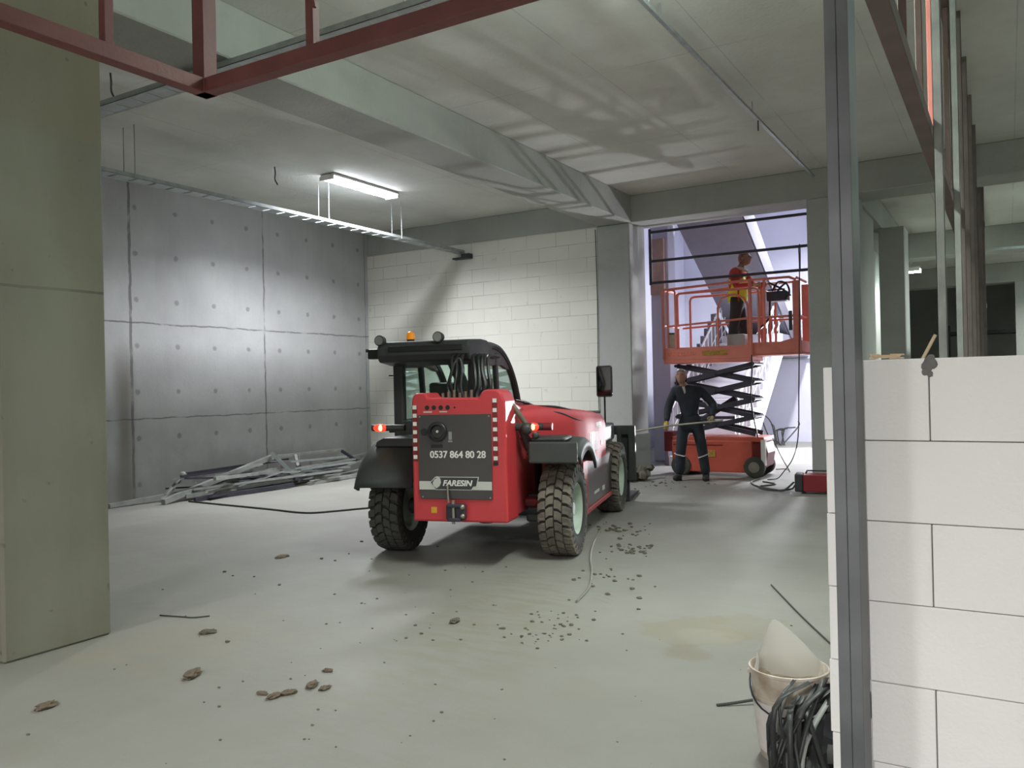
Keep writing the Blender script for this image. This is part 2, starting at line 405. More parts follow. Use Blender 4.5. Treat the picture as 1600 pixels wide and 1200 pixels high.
# ------------------------------------------------------------------ mesh helpers
class MB:
    def __init__(s):
        s.v, s.f = [], []
    def add(s, vs, fs, T=None):
        o = len(s.v)
        for p in vs:
            p = Vector(p)
            s.v.append(T @ p if T else p)
        s.f += [tuple(i+o for i in q) for q in fs]
        return s
    def box(s, x0, x1, y0, y1, z0, z1, T=None):
        vs = [(x, y, z) for z in (z0, z1) for y in (y0, y1) for x in (x0, x1)]
        return s.add(vs, [(0, 2, 3, 1), (4, 5, 7, 6), (0, 1, 5, 4), (2, 6, 7, 3), (0, 4, 6, 2), (1, 3, 7, 5)], T)
    def bar(s, a, b, w, h=None, up=(0, 0, 1), roll=0):
        """rectangular bar from a to b"""
        a, b = Vector(a), Vector(b)
        h = h or w
        d = (b-a)
        L = d.length
        d.normalize()
        u = Vector(up)
        if abs(d.dot(u)) > 0.98: u = Vector((0, 1, 0))
        x = d.cross(u).normalized()
        z = x.cross(d)
        T = Matrix((x, d, z)).transposed().to_4x4()
        T = Matrix.Translation(a) @ T @ Matrix.Rotation(roll, 4, 'Y')
        return s.box(-w/2, w/2, 0, L, -h/2, h/2, T)
    def prism(s, poly, axis, lo, hi, T=None):
        """poly of 2D points extruded along axis; x: (y,z), y: (x,z), z: (x,y)"""
        n = len(poly)
        def p3(p, t):
            return {'x': (t, p[0], p[1]), 'y': (p[0], t, p[1]), 'z': (p[0], p[1], t)}[axis]
        vs = [p3(p, lo) for p in poly] + [p3(p, hi) for p in poly]
        fs = [tuple(range(n))[::-1], tuple(range(n, 2*n))] + [(i, (i+1) % n, n+(i+1) % n, n+i) for i in range(n)]
        return s.add(vs, fs, T)
    def cyl(s, a, b, r0, r1=None, n=16, cap=True):
        r1 = r0 if r1 is None else r1
        return s.tube([a, b], [r0, r1], n, cap)
    def tube(s, pts, r, n=8, cap=True):
        pts = [Vector(p) for p in pts]
        rs = r if isinstance(r, (list, tuple)) else [r]*len(pts)
        o = len(s.v)
        t0 = (pts[1]-pts[0]).normalized()
        u = Vector((0, 0, 1)) if abs(t0.z) < 0.9 else Vector((1, 0, 0))
        x = t0.cross(u).normalized()
        for i, p in enumerate(pts):
            if i == 0: t = t0
            elif i == len(pts)-1: t = (pts[i]-pts[i-1]).normalized()
            else: t = ((pts[i]-pts[i-1]).normalized()+(pts[i+1]-pts[i]).normalized()).normalized()
            x = (x - t*x.dot(t)).normalized()
            y = t.cross(x)
            for k in range(n):
                a = 2*math.pi*k/n
                s.v.append(p + (x*math.cos(a)+y*math.sin(a))*rs[i])
        for i in range(len(pts)-1):
            for k in range(n):
                s.f.append((o+i*n+k, o+i*n+(k+1) % n, o+(i+1)*n+(k+1) % n, o+(i+1)*n+k))
        if cap:
            s.f.append(tuple(o+k for k in range(n))[::-1])
            s.f.append(tuple(o+(len(pts)-1)*n+k for k in range(n)))
        return s
    def lathe(s, prof, T=None, n=32, closed=False):
        """prof: (axial x, radius) around the x axis"""
        m = len(prof)
        vs = []
        for k in range(n):
            a = 2*math.pi*k/n
            for (x, r) in prof:
                vs.append((x, r*math.cos(a), r*math.sin(a)))
        fs = []
        for k in range(n):
            k2 = (k+1) % n
            for i in range(m if closed else m-1):
                j = (i+1) % m
                fs.append((k*m+i, k*m+j, k2*m+j, k2*m+i))
        return s.add(vs, fs, T)
    def ball(s, c, r, n=12, m=8, sc3=(1, 1, 1), jit=0.0):
        vs, fs = [], []
        for i in range(1, m):
            th = math.pi*i/m
            for k in range(n):
                a = 2*math.pi*k/n
                q = 1+random.uniform(-jit, jit)
                vs.append((c[0]+r*q*sc3[0]*math.sin(th)*math.cos(a), c[1]+r*q*sc3[1]*math.sin(th)*math.sin(a), c[2]+r*q*sc3[2]*math.cos(th)))
        vs += [(c[0], c[1], c[2]+r*sc3[2]), (c[0], c[1], c[2]-r*sc3[2])]
        for i in range(m-2):
            for k in range(n):
                fs.append((i*n+k, (i+1)*n+k, (i+1)*n+(k+1) % n, i*n+(k+1) % n))
        t = len(vs)-2
        for k in range(n):
            fs.append((k, (k+1) % n, t))
            fs.append(((m-2)*n+(k+1) % n, (m-2)*n+k, t+1))
        return s.add(vs, fs)
    def grid(s, rows, closed=False):
        """rows: list of equally long point lists"""
        o = len(s.v)
        n = len(rows[0])
        for r in rows:
            s.v += [Vector(p) for p in r]
        for i in range(len(rows)-1):
            for k in range(n if closed else n-1):
                s.f.append((o+i*n+k, o+i*n+(k+1) % n, o+(i+1)*n+(k+1) % n, o+(i+1)*n+k))
        return s
    def build(s, name, m, parent=None, bevel=0, smooth=False, solid=0, seg=2, sub=0, angle=35):
        me = bpy.data.meshes.new(name)
        me.from_pydata([tuple(v) for v in s.v], [], s.f)
        import bmesh
        bm = bmesh.new()
        bm.from_mesh(me)
        bmesh.ops.recalc_face_normals(bm, faces=bm.faces)
        bm.to_mesh(me)
        bm.free()
        me.materials.append(M[m] if isinstance(m, str) else m)
        ob = bpy.data.objects.new(name, me)
        col.objects.link(ob)
        if parent: ob.parent = parent
        if solid:
            q = ob.modifiers.new('solid', 'SOLIDIFY')
            q.thickness = solid
            q.offset = 0
        if sub:
            q = ob.modifiers.new('sub', 'SUBSURF')
            q.levels = q.render_levels = sub
        if bevel:
            q = ob.modifiers.new('bevel', 'BEVEL')
            q.width = bevel
            q.segments = seg
            q.limit_method = 'ANGLE'
            q.angle_limit = R(30)
            q.harden_normals = False
        if smooth:
            me.polygons.foreach_set('use_smooth', [True]*len(me.polygons))
            try: me.set_sharp_from_angle(angle=R(angle))
            except Exception: pass
        return ob

def tag(o, label=None, cat=None, group=None, kind=None):
    if label: o['label'] = label
    if cat: o['category'] = cat
    if group: o['group'] = group
    if kind: o['kind'] = kind
    return o

def empty(name, loc, rz=0, label=None, cat=None, group=None):
    o = bpy.data.objects.new(name, None)
    col.objects.link(o)
    o.empty_display_size = 0.2
    o.location = loc
    o.rotation_euler = (0, 0, rz)
    return tag(o, label, cat, group)

def struct(o, label, cat='structure'):
    return tag(o, label, cat, kind='structure')

def copy_tree(o, parent=None):
    c = o.copy()
    col.objects.link(c)
    if parent: c.parent = parent
    for ch in list(o.children): copy_tree(ch, c)
    return c

def text(body, size, name, m, parent, loc, rot=(R(90), 0, 0), bold=0.0, thick=0.0, shear=0, extrude=0.001, sx=1.0, align='CENTER'):
    cu = bpy.data.curves.new(name, 'FONT')
    cu.body = body
    cu.size = size
    cu.extrude = extrude
    cu.offset = bold
    cu.shear = shear
    cu.align_x = align
    cu.align_y = 'CENTER'
    t = bpy.data.objects.new('tmp_text', cu)
    col.objects.link(t)
    dg = bpy.context.evaluated_depsgraph_get()
    dg.update()
    me = bpy.data.meshes.new_from_object(t.evaluated_get(dg))
    me.name = name
    bpy.data.objects.remove(t)
    if thick:
        vs = [tuple(v.co) for v in me.vertices]
        fs = [tuple(p.vertices) for p in me.polygons]
        V2, F2 = [], []
        for k, (dx, dy) in enumerate(((0, 0), (thick, 0), (-thick, 0), (0, thick*0.6), (0, -thick*0.6))):
            F2 += [tuple(i+len(V2) for i in f) for f in fs]
            V2 += [(x+dx, y+dy, z+k*0.00004) for x, y, z in vs]
        me = bpy.data.meshes.new(name)
        me.from_pydata(V2, [], F2)
    me.materials.clear()
    me.materials.append(M[m])
    ob = bpy.data.objects.new(name, me)
    col.objects.link(ob)
    ob.parent = parent
    ob.location = loc
    ob.rotation_euler = rot
    ob.scale = (sx, 1, 1)
    return ob

def skin_body(name, joints, edges, m, parent, root, sub=2):
    """joints: dict name -> (x,y,z,r[,r2]); grown with a Skin modifier, then frozen to a mesh"""
    keys = list(joints)
    me = bpy.data.meshes.new(name)
    me.from_pydata([joints[k][:3] for k in keys], [(keys.index(a), keys.index(b)) for a, b in edges], [])
    ob = bpy.data.objects.new('tmp_skin', me)
    col.objects.link(ob)
    sk = ob.modifiers.new('skin', 'SKIN')
    sk.use_smooth_shade = True
    for i, k in enumerate(keys):
        d = me.skin_vertices[0].data[i]
        j = joints[k]
        d.radius = (j[3], j[4] if len(j) > 4 else j[3])
        d.use_root = (k == root)
    ss = ob.modifiers.new('sub', 'SUBSURF')
    ss.levels = ss.render_levels = sub
    dg = bpy.context.evaluated_depsgraph_get()
    dg.update()
    new = bpy.data.meshes.new_from_object(ob.evaluated_get(dg))
    new.name = name
    bpy.data.objects.remove(ob)
    new.materials.clear()
    new.materials.append(M[m])
    new.polygons.foreach_set('use_smooth', [True]*len(new.polygons))
    o2 = bpy.data.objects.new(name, new)
    col.objects.link(o2)
    o2.parent = parent
    return o2

def area_light(name, parent, loc, sx, sy, power, color, rot=(0, 0, 0), spread=180):
    l = bpy.data.lights.new(name, 'AREA')
    l.shape = 'RECTANGLE'
    l.size, l.size_y = sx, sy
    l.energy = power
    l.color = color
    l.spread = R(spread)
    o = bpy.data.objects.new(name, l)
    col.objects.link(o)
    o.parent = parent
    o.location = loc
    o.rotation_euler = rot
    return o

# ------------------------------------------------------------------ the setting
Z_SLAB, Z_BEAM, YB = 4.75, 4.30, 13.04
X_LW = -11.22
b = MB().box(-12, 16, -9, 34, -0.2, 0)
struct(b.build('floor', 'floor'), 'dusty pale grey concrete floor of the basement hall', 'floor')
b = MB().box(-12, 16, -9, YB+0.74, Z_SLAB, Z_SLAB+0.3).box(-2.5, 16, YB+0.74, 22.2, Z_SLAB, Z_SLAB+0.3).box(-12, 16, 22.2, 34, Z_SLAB, Z_SLAB+0.3)
struct(b.build('ceiling', 'slab'), 'grey concrete slab ceiling over the hall', 'ceiling')
b = MB().box(X_LW-0.4, X_LW, -9, YB+0.76, 0, Z_SLAB)
struct(b.build('wall_left', 'conc_wall'), 'formed concrete wall with tie holes on the left', 'wall')
b = MB().box(X_LW, -6.05, YB, YB+0.25, 0, Z_BEAM)
struct(b.build('wall_back', 'blocks_back'), 'white aerated block wall behind the telehandler', 'wall')
b = MB().box(-12, 16, -9.2, -9, 0, Z_SLAB)
struct(b.build('wall_front', 'conc'), 'concrete wall behind the camera', 'wall')
b = MB().box(15, 15.2, -9, 34, 0, Z_SLAB)
struct(b.build('wall_right', 'conc'), 'concrete wall at the far right', 'wall')
b = MB().box(-12, 16, 33, 33.2, 0, Z_SLAB).box(-12.2, -12, 22.2, 33, 0, Z_SLAB)
struct(b.build('wall_far', 'conc'), 'dim concrete wall at the far end of the right hall', 'wall')
# beams
n = 0
def beam(x0, x1, y0, y1, z0, label, m='conc'):
    global n
    n += 1
    struct(MB().box(x0, x1, y0, y1, z0, Z_SLAB).build('trim_%d' % n, m, bevel=0.012, seg=1), label, 'ceiling beam')
beam(-6.03, -5.41, -9, YB, Z_BEAM, 'long concrete ceiling beam running to the pillar')
beam(X_LW, 15, YB, YB+0.70, Z_BEAM, 'concrete cross beam over the doorway and block wall')
beam(-2.4, -1.90, YB+0.70, 20.2, Z_BEAM, 'concrete beam over the wall of the right hall')
beam(-2.4, 15, 20.2, 20.8, Z_BEAM-0.1, 'second cross beam deep in the right hall')
beam(-12, 15, 27.0, 27.6, Z_BEAM-0.1, 'farthest cross beam in the right hall')
beam(4.9, 5.5, -9, 33, Z_BEAM, 'concrete ceiling beam beyond the block wall')
# pillars
def pillar(x0, x1, y0, y1, label, m='pillar', z1=Z_SLAB):
    o = MB().box(x0, x1, y0, y1, 0, z1).build('concrete_pillar', m, bevel=0.015, seg=1)
    return tag(o, label, 'pillar', kind='structure')
pillar(-6.05, -5.45, YB-0.01, YB+0.69, 'grey concrete pillar between the block wall and the doorway', z1=Z_BEAM)
pillar(-2.57, -1.87, YB-0.01, YB+0.69, 'concrete pillar on the right side of the doorway', z1=Z_BEAM)
pillar(-5.85, -5.07, 2.61, 3.29, 'large greenish concrete column at the left edge', 'column')
pillar(-1.98, -1.55, 16.35, 17.0, 'pale pillar deep in the right hall, past the doorway pillar', z1=Z_BEAM)
pillar(5.0, 5.4, 13.05, 13.45, 'concrete pillar hidden behind the near block wall', z1=Z_BEAM)
Z_R = 6.2
# right hall side wall (one face to the stair room)
b = MB().box(-2.5, -1.95, YB+0.68, 15.5, 0, Z_BEAM).box(-2.5, -2.4, 15.5, 22.2, 0, Z_R)
struct(b.build('wall_stair_side', 'pillar'), 'grey wall between the stair room and the right hall', 'wall')

# stair room behind the doorway
def rwall(name, x0, x1, y0, y1, label, z0=0, z1=Z_R, m='plaster'):
    struct(MB().box(x0, x1, y0, y1, z0, z1).build(name, m), label, 'wall')
rwall('wall_stair_back', -7.8, -2.5, 22.0, 22.2, 'white plastered back wall of the stair room')
rwall('wall_stair_left', -7.8, -7.6, YB+0.76, 22.0, 'lilac white left wall of the stair room')
rwall('wall_stair_front', -7.6, -2.5, YB+0.72, YB+0.76, 'inner face of the wall over the doorway', z0=Z_SLAB)
rwall('wall_stair_right', -2.54, -2.5, YB+0.76, 22.0, 'plastered right wall of the stair room')
rwall('wall_stair_return', -7.6, -6.1, YB+0.30, YB+0.76, 'rear face of the block wall in the stair room', z1=Z_SLAB)
b = MB().box(-7.8, -2.4, YB+0.72, 22.2, Z_R, Z_R+0.2)
struct(b.build('ceiling_stair_room', 'plaster'), 'white ceiling of the stair room', 'ceiling')
tag(MB().box(-6.20, -5.82, 15.9, 16.3, 0, Z_R).build('concrete_pillar', 'plaster_grey', bevel=0.01, seg=1),
    'narrow lilac grey pillar just inside the doorway, left of the scissor lift', 'pillar', kind='structure')

# ------------------------------------------------------------------ near block wall, steel column, frame
def block_wall():
    root = empty('block_wall', (0, 0, 0), 0, 'near white aerated block wall with tight dark joints at the right edge', 'wall')
    YW = 2.783
    zs = [1.62-0.25*k for k in range(7)] + [0.0]
    m = MB()
    for k in range(7):
        zt, zb = zs[k]-(0.0015 if k else 0), zs[k+1]+0.0015
        x = -0.40 + (0.0, -0.006, 0.003, -0.004, 0.012, 0.016, 0.01)[k]
        first = -0.203 if k % 2 == 0 else 0.197
        x1 = first + random.uniform(-0.004, 0.004)
        while x < 2.6:
            dy = random.uniform(-0.002, 0.002)
            dz = 0.0
            m.box(x, x1-0.0035, YW+dy, YW+0.2, zb, zt+dz)
            x = x1
            x1 += 0.6
    m.build('block_courses', 'block', root, bevel=0.002, seg=1)
    # thin bed joints, set back from the face
    j = MB()
    j.box(-0.385, 2.58, YW+0.012, YW+0.19, 0.0, 1.60)
    j.build('mortar_bed', 'mortar', root)
    # lump of mortar squeezed out at the top joint
    j = MB()
    for (x, z, r) in ((-0.204, 1.612, 0.014), (-0.21, 1.597, 0.018), (-0.198, 1.604, 0.016), (-0.214, 1.58, 0.012), (-0.203, 1.572, 0.009), (-0.201, 1.618, 0.013)):
        j.ball((x, YW-0.001, z), r, 10, 7, (1, 0.3, 1), 0.15)
    tag(j.build('mortar_smear', 'mortar', root, smooth=True), 'grey smear of mortar on the top joint')
    j = MB()
    for z in (1.42, 1.05, 0.8, 0.55):
        j.ball((-0.403, YW+0.05, z-0.03), 0.02, 8, 6, (0.7, 1, 2.2), 0.25)
    tag(j.build('mortar_squeeze', 'mortar', root, smooth=True), 'grey mortar squeezed out of the wall end')
    return root
block_wall()
def block_leaf():
    m = MB()
    zs = [1.605-0.25*k for k in range(7)] + [0.0]
    for k in range(7):
        y = 2.99
        y1 = 3.59 if k % 2 == 0 else 3.29
        while y < 5.6:
            e = min(y1, 5.6)
            m.box(-0.545+random.uniform(-0.003, 0.003), -0.40, y, e-0.003, zs[k+1]+0.0015, zs[k]-0.0015)
            y, y1 = y1, y1+0.6
    o = m.build('block_wall', 'block', bevel=0.002, seg=1)
    tag(o, 'narrow block wall end showing as a pale strip left of the near steel column', 'wall')
block_leaf()
o = MB()
for i in range(9):
    a = i*0.7
    o.tube([(-0.33+0.045*math.cos(a+t), 2.86+0.05*math.sin(a*1.3+t), 1.626+0.004*(i % 4)) for t in (0, 0.5, 1.0, 1.5)], 0.0022, 5)
tag(o.build('mesh_offcut', 'straw'), 'curled beige mesh offcut lying on top of the near block wall', 'offcut')

# tall grey steel column
root = empty('steel_column', (-0.418, 2.66, 0), 0, 'tall grey steel box column in front of the near block wall', 'column')
MB().box(-0.033, 0.0005, -0.06, 0.08, 0.012, Z_SLAB-0.01).build('channel', 'column_steel', root, bevel=0.002)
MB().box(0.001, 0.034, -0.0595, 0.08, 0.012, Z_SLAB-0.01).build('channel', 'column_steel', root, bevel=0.002)
MB().box(-0.10, 0.10, -0.10, 0.10, 0, 0.012).build('base_plate', 'column_steel', root)
MB().box(-0.07, 0.07, -0.10, 0.10, Z_SLAB-0.01, Z_SLAB).build('cap_plate', 'column_steel', root)

# red frame of the partition, an angle of two runs
def red_frame():
    root = empty('partition_frame', (-3.30, 2.68, 3.0), 0, 'dark red steel frame with hanging posts meeting in a corner under the ceiling, upper left', 'frame')
    T = lambda p: (p[0]+3.30, p[1]-2.68, p[2]-3.0)
    def bx(x0, x1, y0, y1, z0, z1, name, m='red_steel'):
        a, b_ = T((x0, y0, z0)), T((x1, y1, z1))
        return MB().box(a[0], b_[0], a[1], b_[1], a[2], b_[2]).build(name, m, root, bevel=0.003, seg=1)
    bx(-3.335, -3.265, -3.0, 2.645, 3.0, 3.07, 'bottom_chord')
    bx(-3.335, -0.46, 2.645, 2.715, 3.0, 3.07, 'bottom_chord')
    bx(-3.335, -3.265, -3.0, 2.645, 4.68, Z_SLAB, 'top_chord')
    bx(-3.335, -0.46, 2.645, 2.715, 4.68, Z_SLAB, 'top_chord')
    bx(-3.34, -3.26, 2.64, 2.72, 3.0, Z_SLAB, 'corner_post')
    for y in (2.17, 1.2, 0.3, -0.6):
        bx(-3.322, -3.278, y-0.022, y+0.022, 3.07, 4.68, 'post')
    for x in (-2.59, -1.25):
        bx(x-0.022, x+0.022, 2.658, 2.702, 3.07, 4.68, 'post')
    h = MB().tube([T(p) for p in ((-2.52, 2.66, 3.55), (-2.55, 2.66, 3.48), (-2.565, 2.66, 3.38), (-2.56, 2.66, 3.26), (-2.555, 2.66, 3.23))], 0.008, 6)
    h.build('bent_hook', 'red_steel', root, smooth=True)
red_frame()
def rear_frame():
    root = empty('partition_frame', (-0.40, 2.78, 3.0), 0, 'brown red steel frame running away along the ceiling behind the grey column', 'frame')
    def bx(x0, x1, y0, y1, z0, z1, name, m='brown_steel', lab=None):
        o = MB().box(x0+0.40, x1+0.40, y0-2.78, y1-2.78, z0-3, z1-3).build(name, m, root, bevel=0.003, seg=1)
        if lab: o['label'] = lab
        return o
    bx(-0.44, -0.36, 2.75, 20.0, 3.0, 3.08, 'bottom_chord')
    bx(-0.44, -0.36, 2.75, 20.0, 4.68, Z_SLAB, 'top_chord')
    ys = [3.55, 4.35, 5.25, 6.1, 7.0, 7.9, 8.8, 9.7, 10.6, 11.5, 12.4, 14.0, 15.0, 16.0, 17.0, 18.0, 19.0]
    for i, y in enumerate(ys):
        p = i == 3
        bx(-0.418, -0.382, y-0.018, y+0.018, 3.08, 4.68, 'post', 'red_steel_lit' if p else 'brown_steel', 'red post with light put into its pale pink colour' if p else None)
rear_frame()
studs = [(5.37, 0), (7.4, 0), (8.2, 0), (9.4, 0), (10.7, 0), (12.0, 1), (14.0, 1), (16.0, 1)]
names = ['tall galvanised stud rising behind the near block wall, nearest of the studs', 'second galvanised stud beyond the block wall, behind the nearest stud']
for i, (y, k) in enumerate(studs):
    m = MB()
    x0, w = -0.345, 0.048
    m.box(x0, x0+w, y, y+0.003, 0, Z_SLAB)
    m.box(x0, x0+0.003, y, y+0.04, 0, Z_SLAB)
    m.box(x0+w-0.003, x0+w, y, y+0.04, 0, Z_SLAB)
    o = m.build('wall_stud', 'galv_dull' if i < 2 else 'stud_dim')
    tag(o, names[i] if i < 2 else 'thin brownish grey stud in the far row under the brown steel frame', 'stud', 'studs in the far row behind the near wall' if i > 1 else None)

# ------------------------------------------------------------------ cable trays, rails
def tray(name, label, a, b_, w, z, hang, h=0.05, rung=0.3):
    a, b_ = Vector((a[0], a[1], 0)), Vector((b_[0], b_[1], 0))
    root = empty(name, (a.x, a.y, z), 0, label, 'cable tray')
    d = (b_-a)
    L = d.length
    d.normalize()
    s_ = Vector((-d.y, d.x, 0))
    T = Matrix((d, s_, Vector((0, 0, 1)))).transposed().to_4x4()
    MB().box(0, L, -w/2, -w/2+0.004, 0, h, T).box(0, L, -w/2, -w/2+0.02, 0, 0.004, T).box(0, L, w/2-0.004, w/2, 0, h, T).box(0, L, w/2-0.02, w/2, 0, 0.004, T).build('side_rail', 'galv', root)
    m = MB()
    t = 0.1
    while t < L:
        m.box(t, t+0.22, -w/2+0.01, w/2-0.01, 0.001, 0.004, T)
        t += rung
    m.build('perforated_base', 'galv', root)
    for (t, two) in hang:
        for sgn in ((-1, 1) if two else (1,)):
            q = T @ Vector((t, sgn*(w/2+0.005), 0))
            MB().cyl((q.x, q.y, 0.0), (q.x, q.y, Z_SLAB-z), 0.006, n=6).build('threaded_rod', 'galv', root)
    return root
tray('cable_tray', 'galvanised cable tray hanging under the left ceiling lamp', (-8.88, -8.5), (-8.88, 13.0), 0.20, 4.12, [(17.85, 1), (19.6, 1), (14.6, 1), (11.6, 1)], rung=0.26)
tray('cable_tray', 'galvanised cable tray crossing the ceiling behind the red frame', (-11.1, 4.66), (-1.0, 4.66), 0.20, 4.2, [(2.0, 0), (4.9, 0), (7.4, 0)], rung=0.23)
root = empty('lighting_rail', (-2.44, -4, 4.6), 0, 'thin metal rail running along the ceiling towards the doorway', 'rail')
MB().box(-0.018, 0.018, 0, 16.95, 0.0, 0.03).build('rail', 'galv', root)
for y in (10.0, 10.6, 13.5, 15.9):
    MB().box(-0.004, 0.004, y, y+0.02, 0.0, 0.15).build('hanger', 'galv', root)
MB().tube([(0, 10.28, 0.0), (0.03, 10.3, 0.06), (0.0, 10.33, 0.11), (-0.02, 10.3, 0.04)], 0.008, 6).build('loop_hanger', 'galv', root)
MB().box(-0.006, 0.006, 13.75, 13.77, -0.12, 0.0).build('drop_rod', 'dark_steel', root)
root = empty('bracket', (-8.75, 12.9, 4.06), 0, 'small dark bracket on the block wall at the end of the cable tray', 'bracket')
MB().box(-0.25, 0.13, 0.0, 0.13, -0.06, -0.03).box(-0.05, 0.13, 0.0, 0.13, -0.03, 0.03).build('arm', 'dark_steel', root)

# ------------------------------------------------------------------ ceiling lamps
def lamp(x, y, label, power, color, L=1.5, w=0.3, spread=150, rz=0, m='diffuser', z=4.60, group=None, bare=False):
    root = empty('ceiling_light', (x, y, z), rz, label, 'ceiling light', group)
    if bare:
        MB().box(-0.04, 0.04, -L/2, L/2, 0.07, 0.12).build('housing', 'white_paint', root, bevel=0.004)
        MB().cyl((0, -L/2, 0.0), (0, L/2, 0.0), 0.06, n=20).build('diffuser', m, root, smooth=True)
        area_light('lamp_light', root, (0, 0, -0.075), 0.1, L, power, color, spread=spread)
        for sy in (-1, 1):
            MB().cyl((0, sy*L*0.35, 0.12), (0, sy*L*0.35, Z_SLAB-z), 0.005, n=6).build('suspension_rod', 'galv', root)
        return root
    MB().box(-w/2, w/2, -L/2, L/2, 0.045, 0.08).build('housing', 'white_paint', root, bevel=0.004)
    prof = [(-w/2+0.005, 0.045), (-w/2+0.01, 0.02), (-w*0.32, 0.0), (0, -0.006), (w*0.32, 0.0), (w/2-0.01, 0.02), (w/2-0.005, 0.045)]
    MB().prism(prof, 'y', -L/2+0.02, L/2-0.02).build('diffuser', m, root, smooth=True)
    for sy in (-1, 1):
        MB().box(-w/2, w/2, sy*L/2-0.02, sy*L/2+0.01, -0.008, 0.05).build('end_cap', 'white_paint', root)
        MB().cyl((0, sy*L*0.35, 0.08), (0, sy*L*0.35, Z_SLAB-z), 0.005, n=6).build('suspension_rod', 'galv', root)
    area_light('lamp_light', root, (0, 0, -0.012), w*0.9, L, power, color, spread=spread)
    return root
lamp(-8.50, 9.78, 'bright white tube lamp under the ceiling on the left, over the cable tray', P_LEFT, COOL, spread=148, z=4.66, w=0.26)
lamp(-1.6, 4.95, 'white tube lamp on the ceiling just above the top edge of the picture', P_MID, GREENISH, m='diffuser_mid', z=4.42, bare=True)
lamp(0.2, -5.2, 'white tube lamp on the ceiling behind the camera', P_BACK, (1.0, 0.98, 0.95))
lamp(-4.6, -3.5, 'added unseen fill lamp on the ceiling behind the camera to the left', P_BACK*0.35, (1.0, 0.98, 0.95))  # extra fill lamp, added out of view
lamp(1.2, 17.0, 'pale green tube lamp at the right edge of the far hall ceiling', 150, GREENISH, m='diffuser_green')
lamp(-1.73, 19.6, 'small bright lamp hanging far away in the right hall', 50, GREENISH, L=0.4, w=0.34, m='diffuser_green', z=3.84)
lamp(2.5, 24.5, 'added lamp brightening the far right hall behind the second beam', 260, GREENISH, m='diffuser_green')  # lamp added to lift the dark far end of the hall
lamp(3.5, 8.0, 'white tube lamp on the ceiling beyond the block wall', 120, GREENISH, m='diffuser_green')

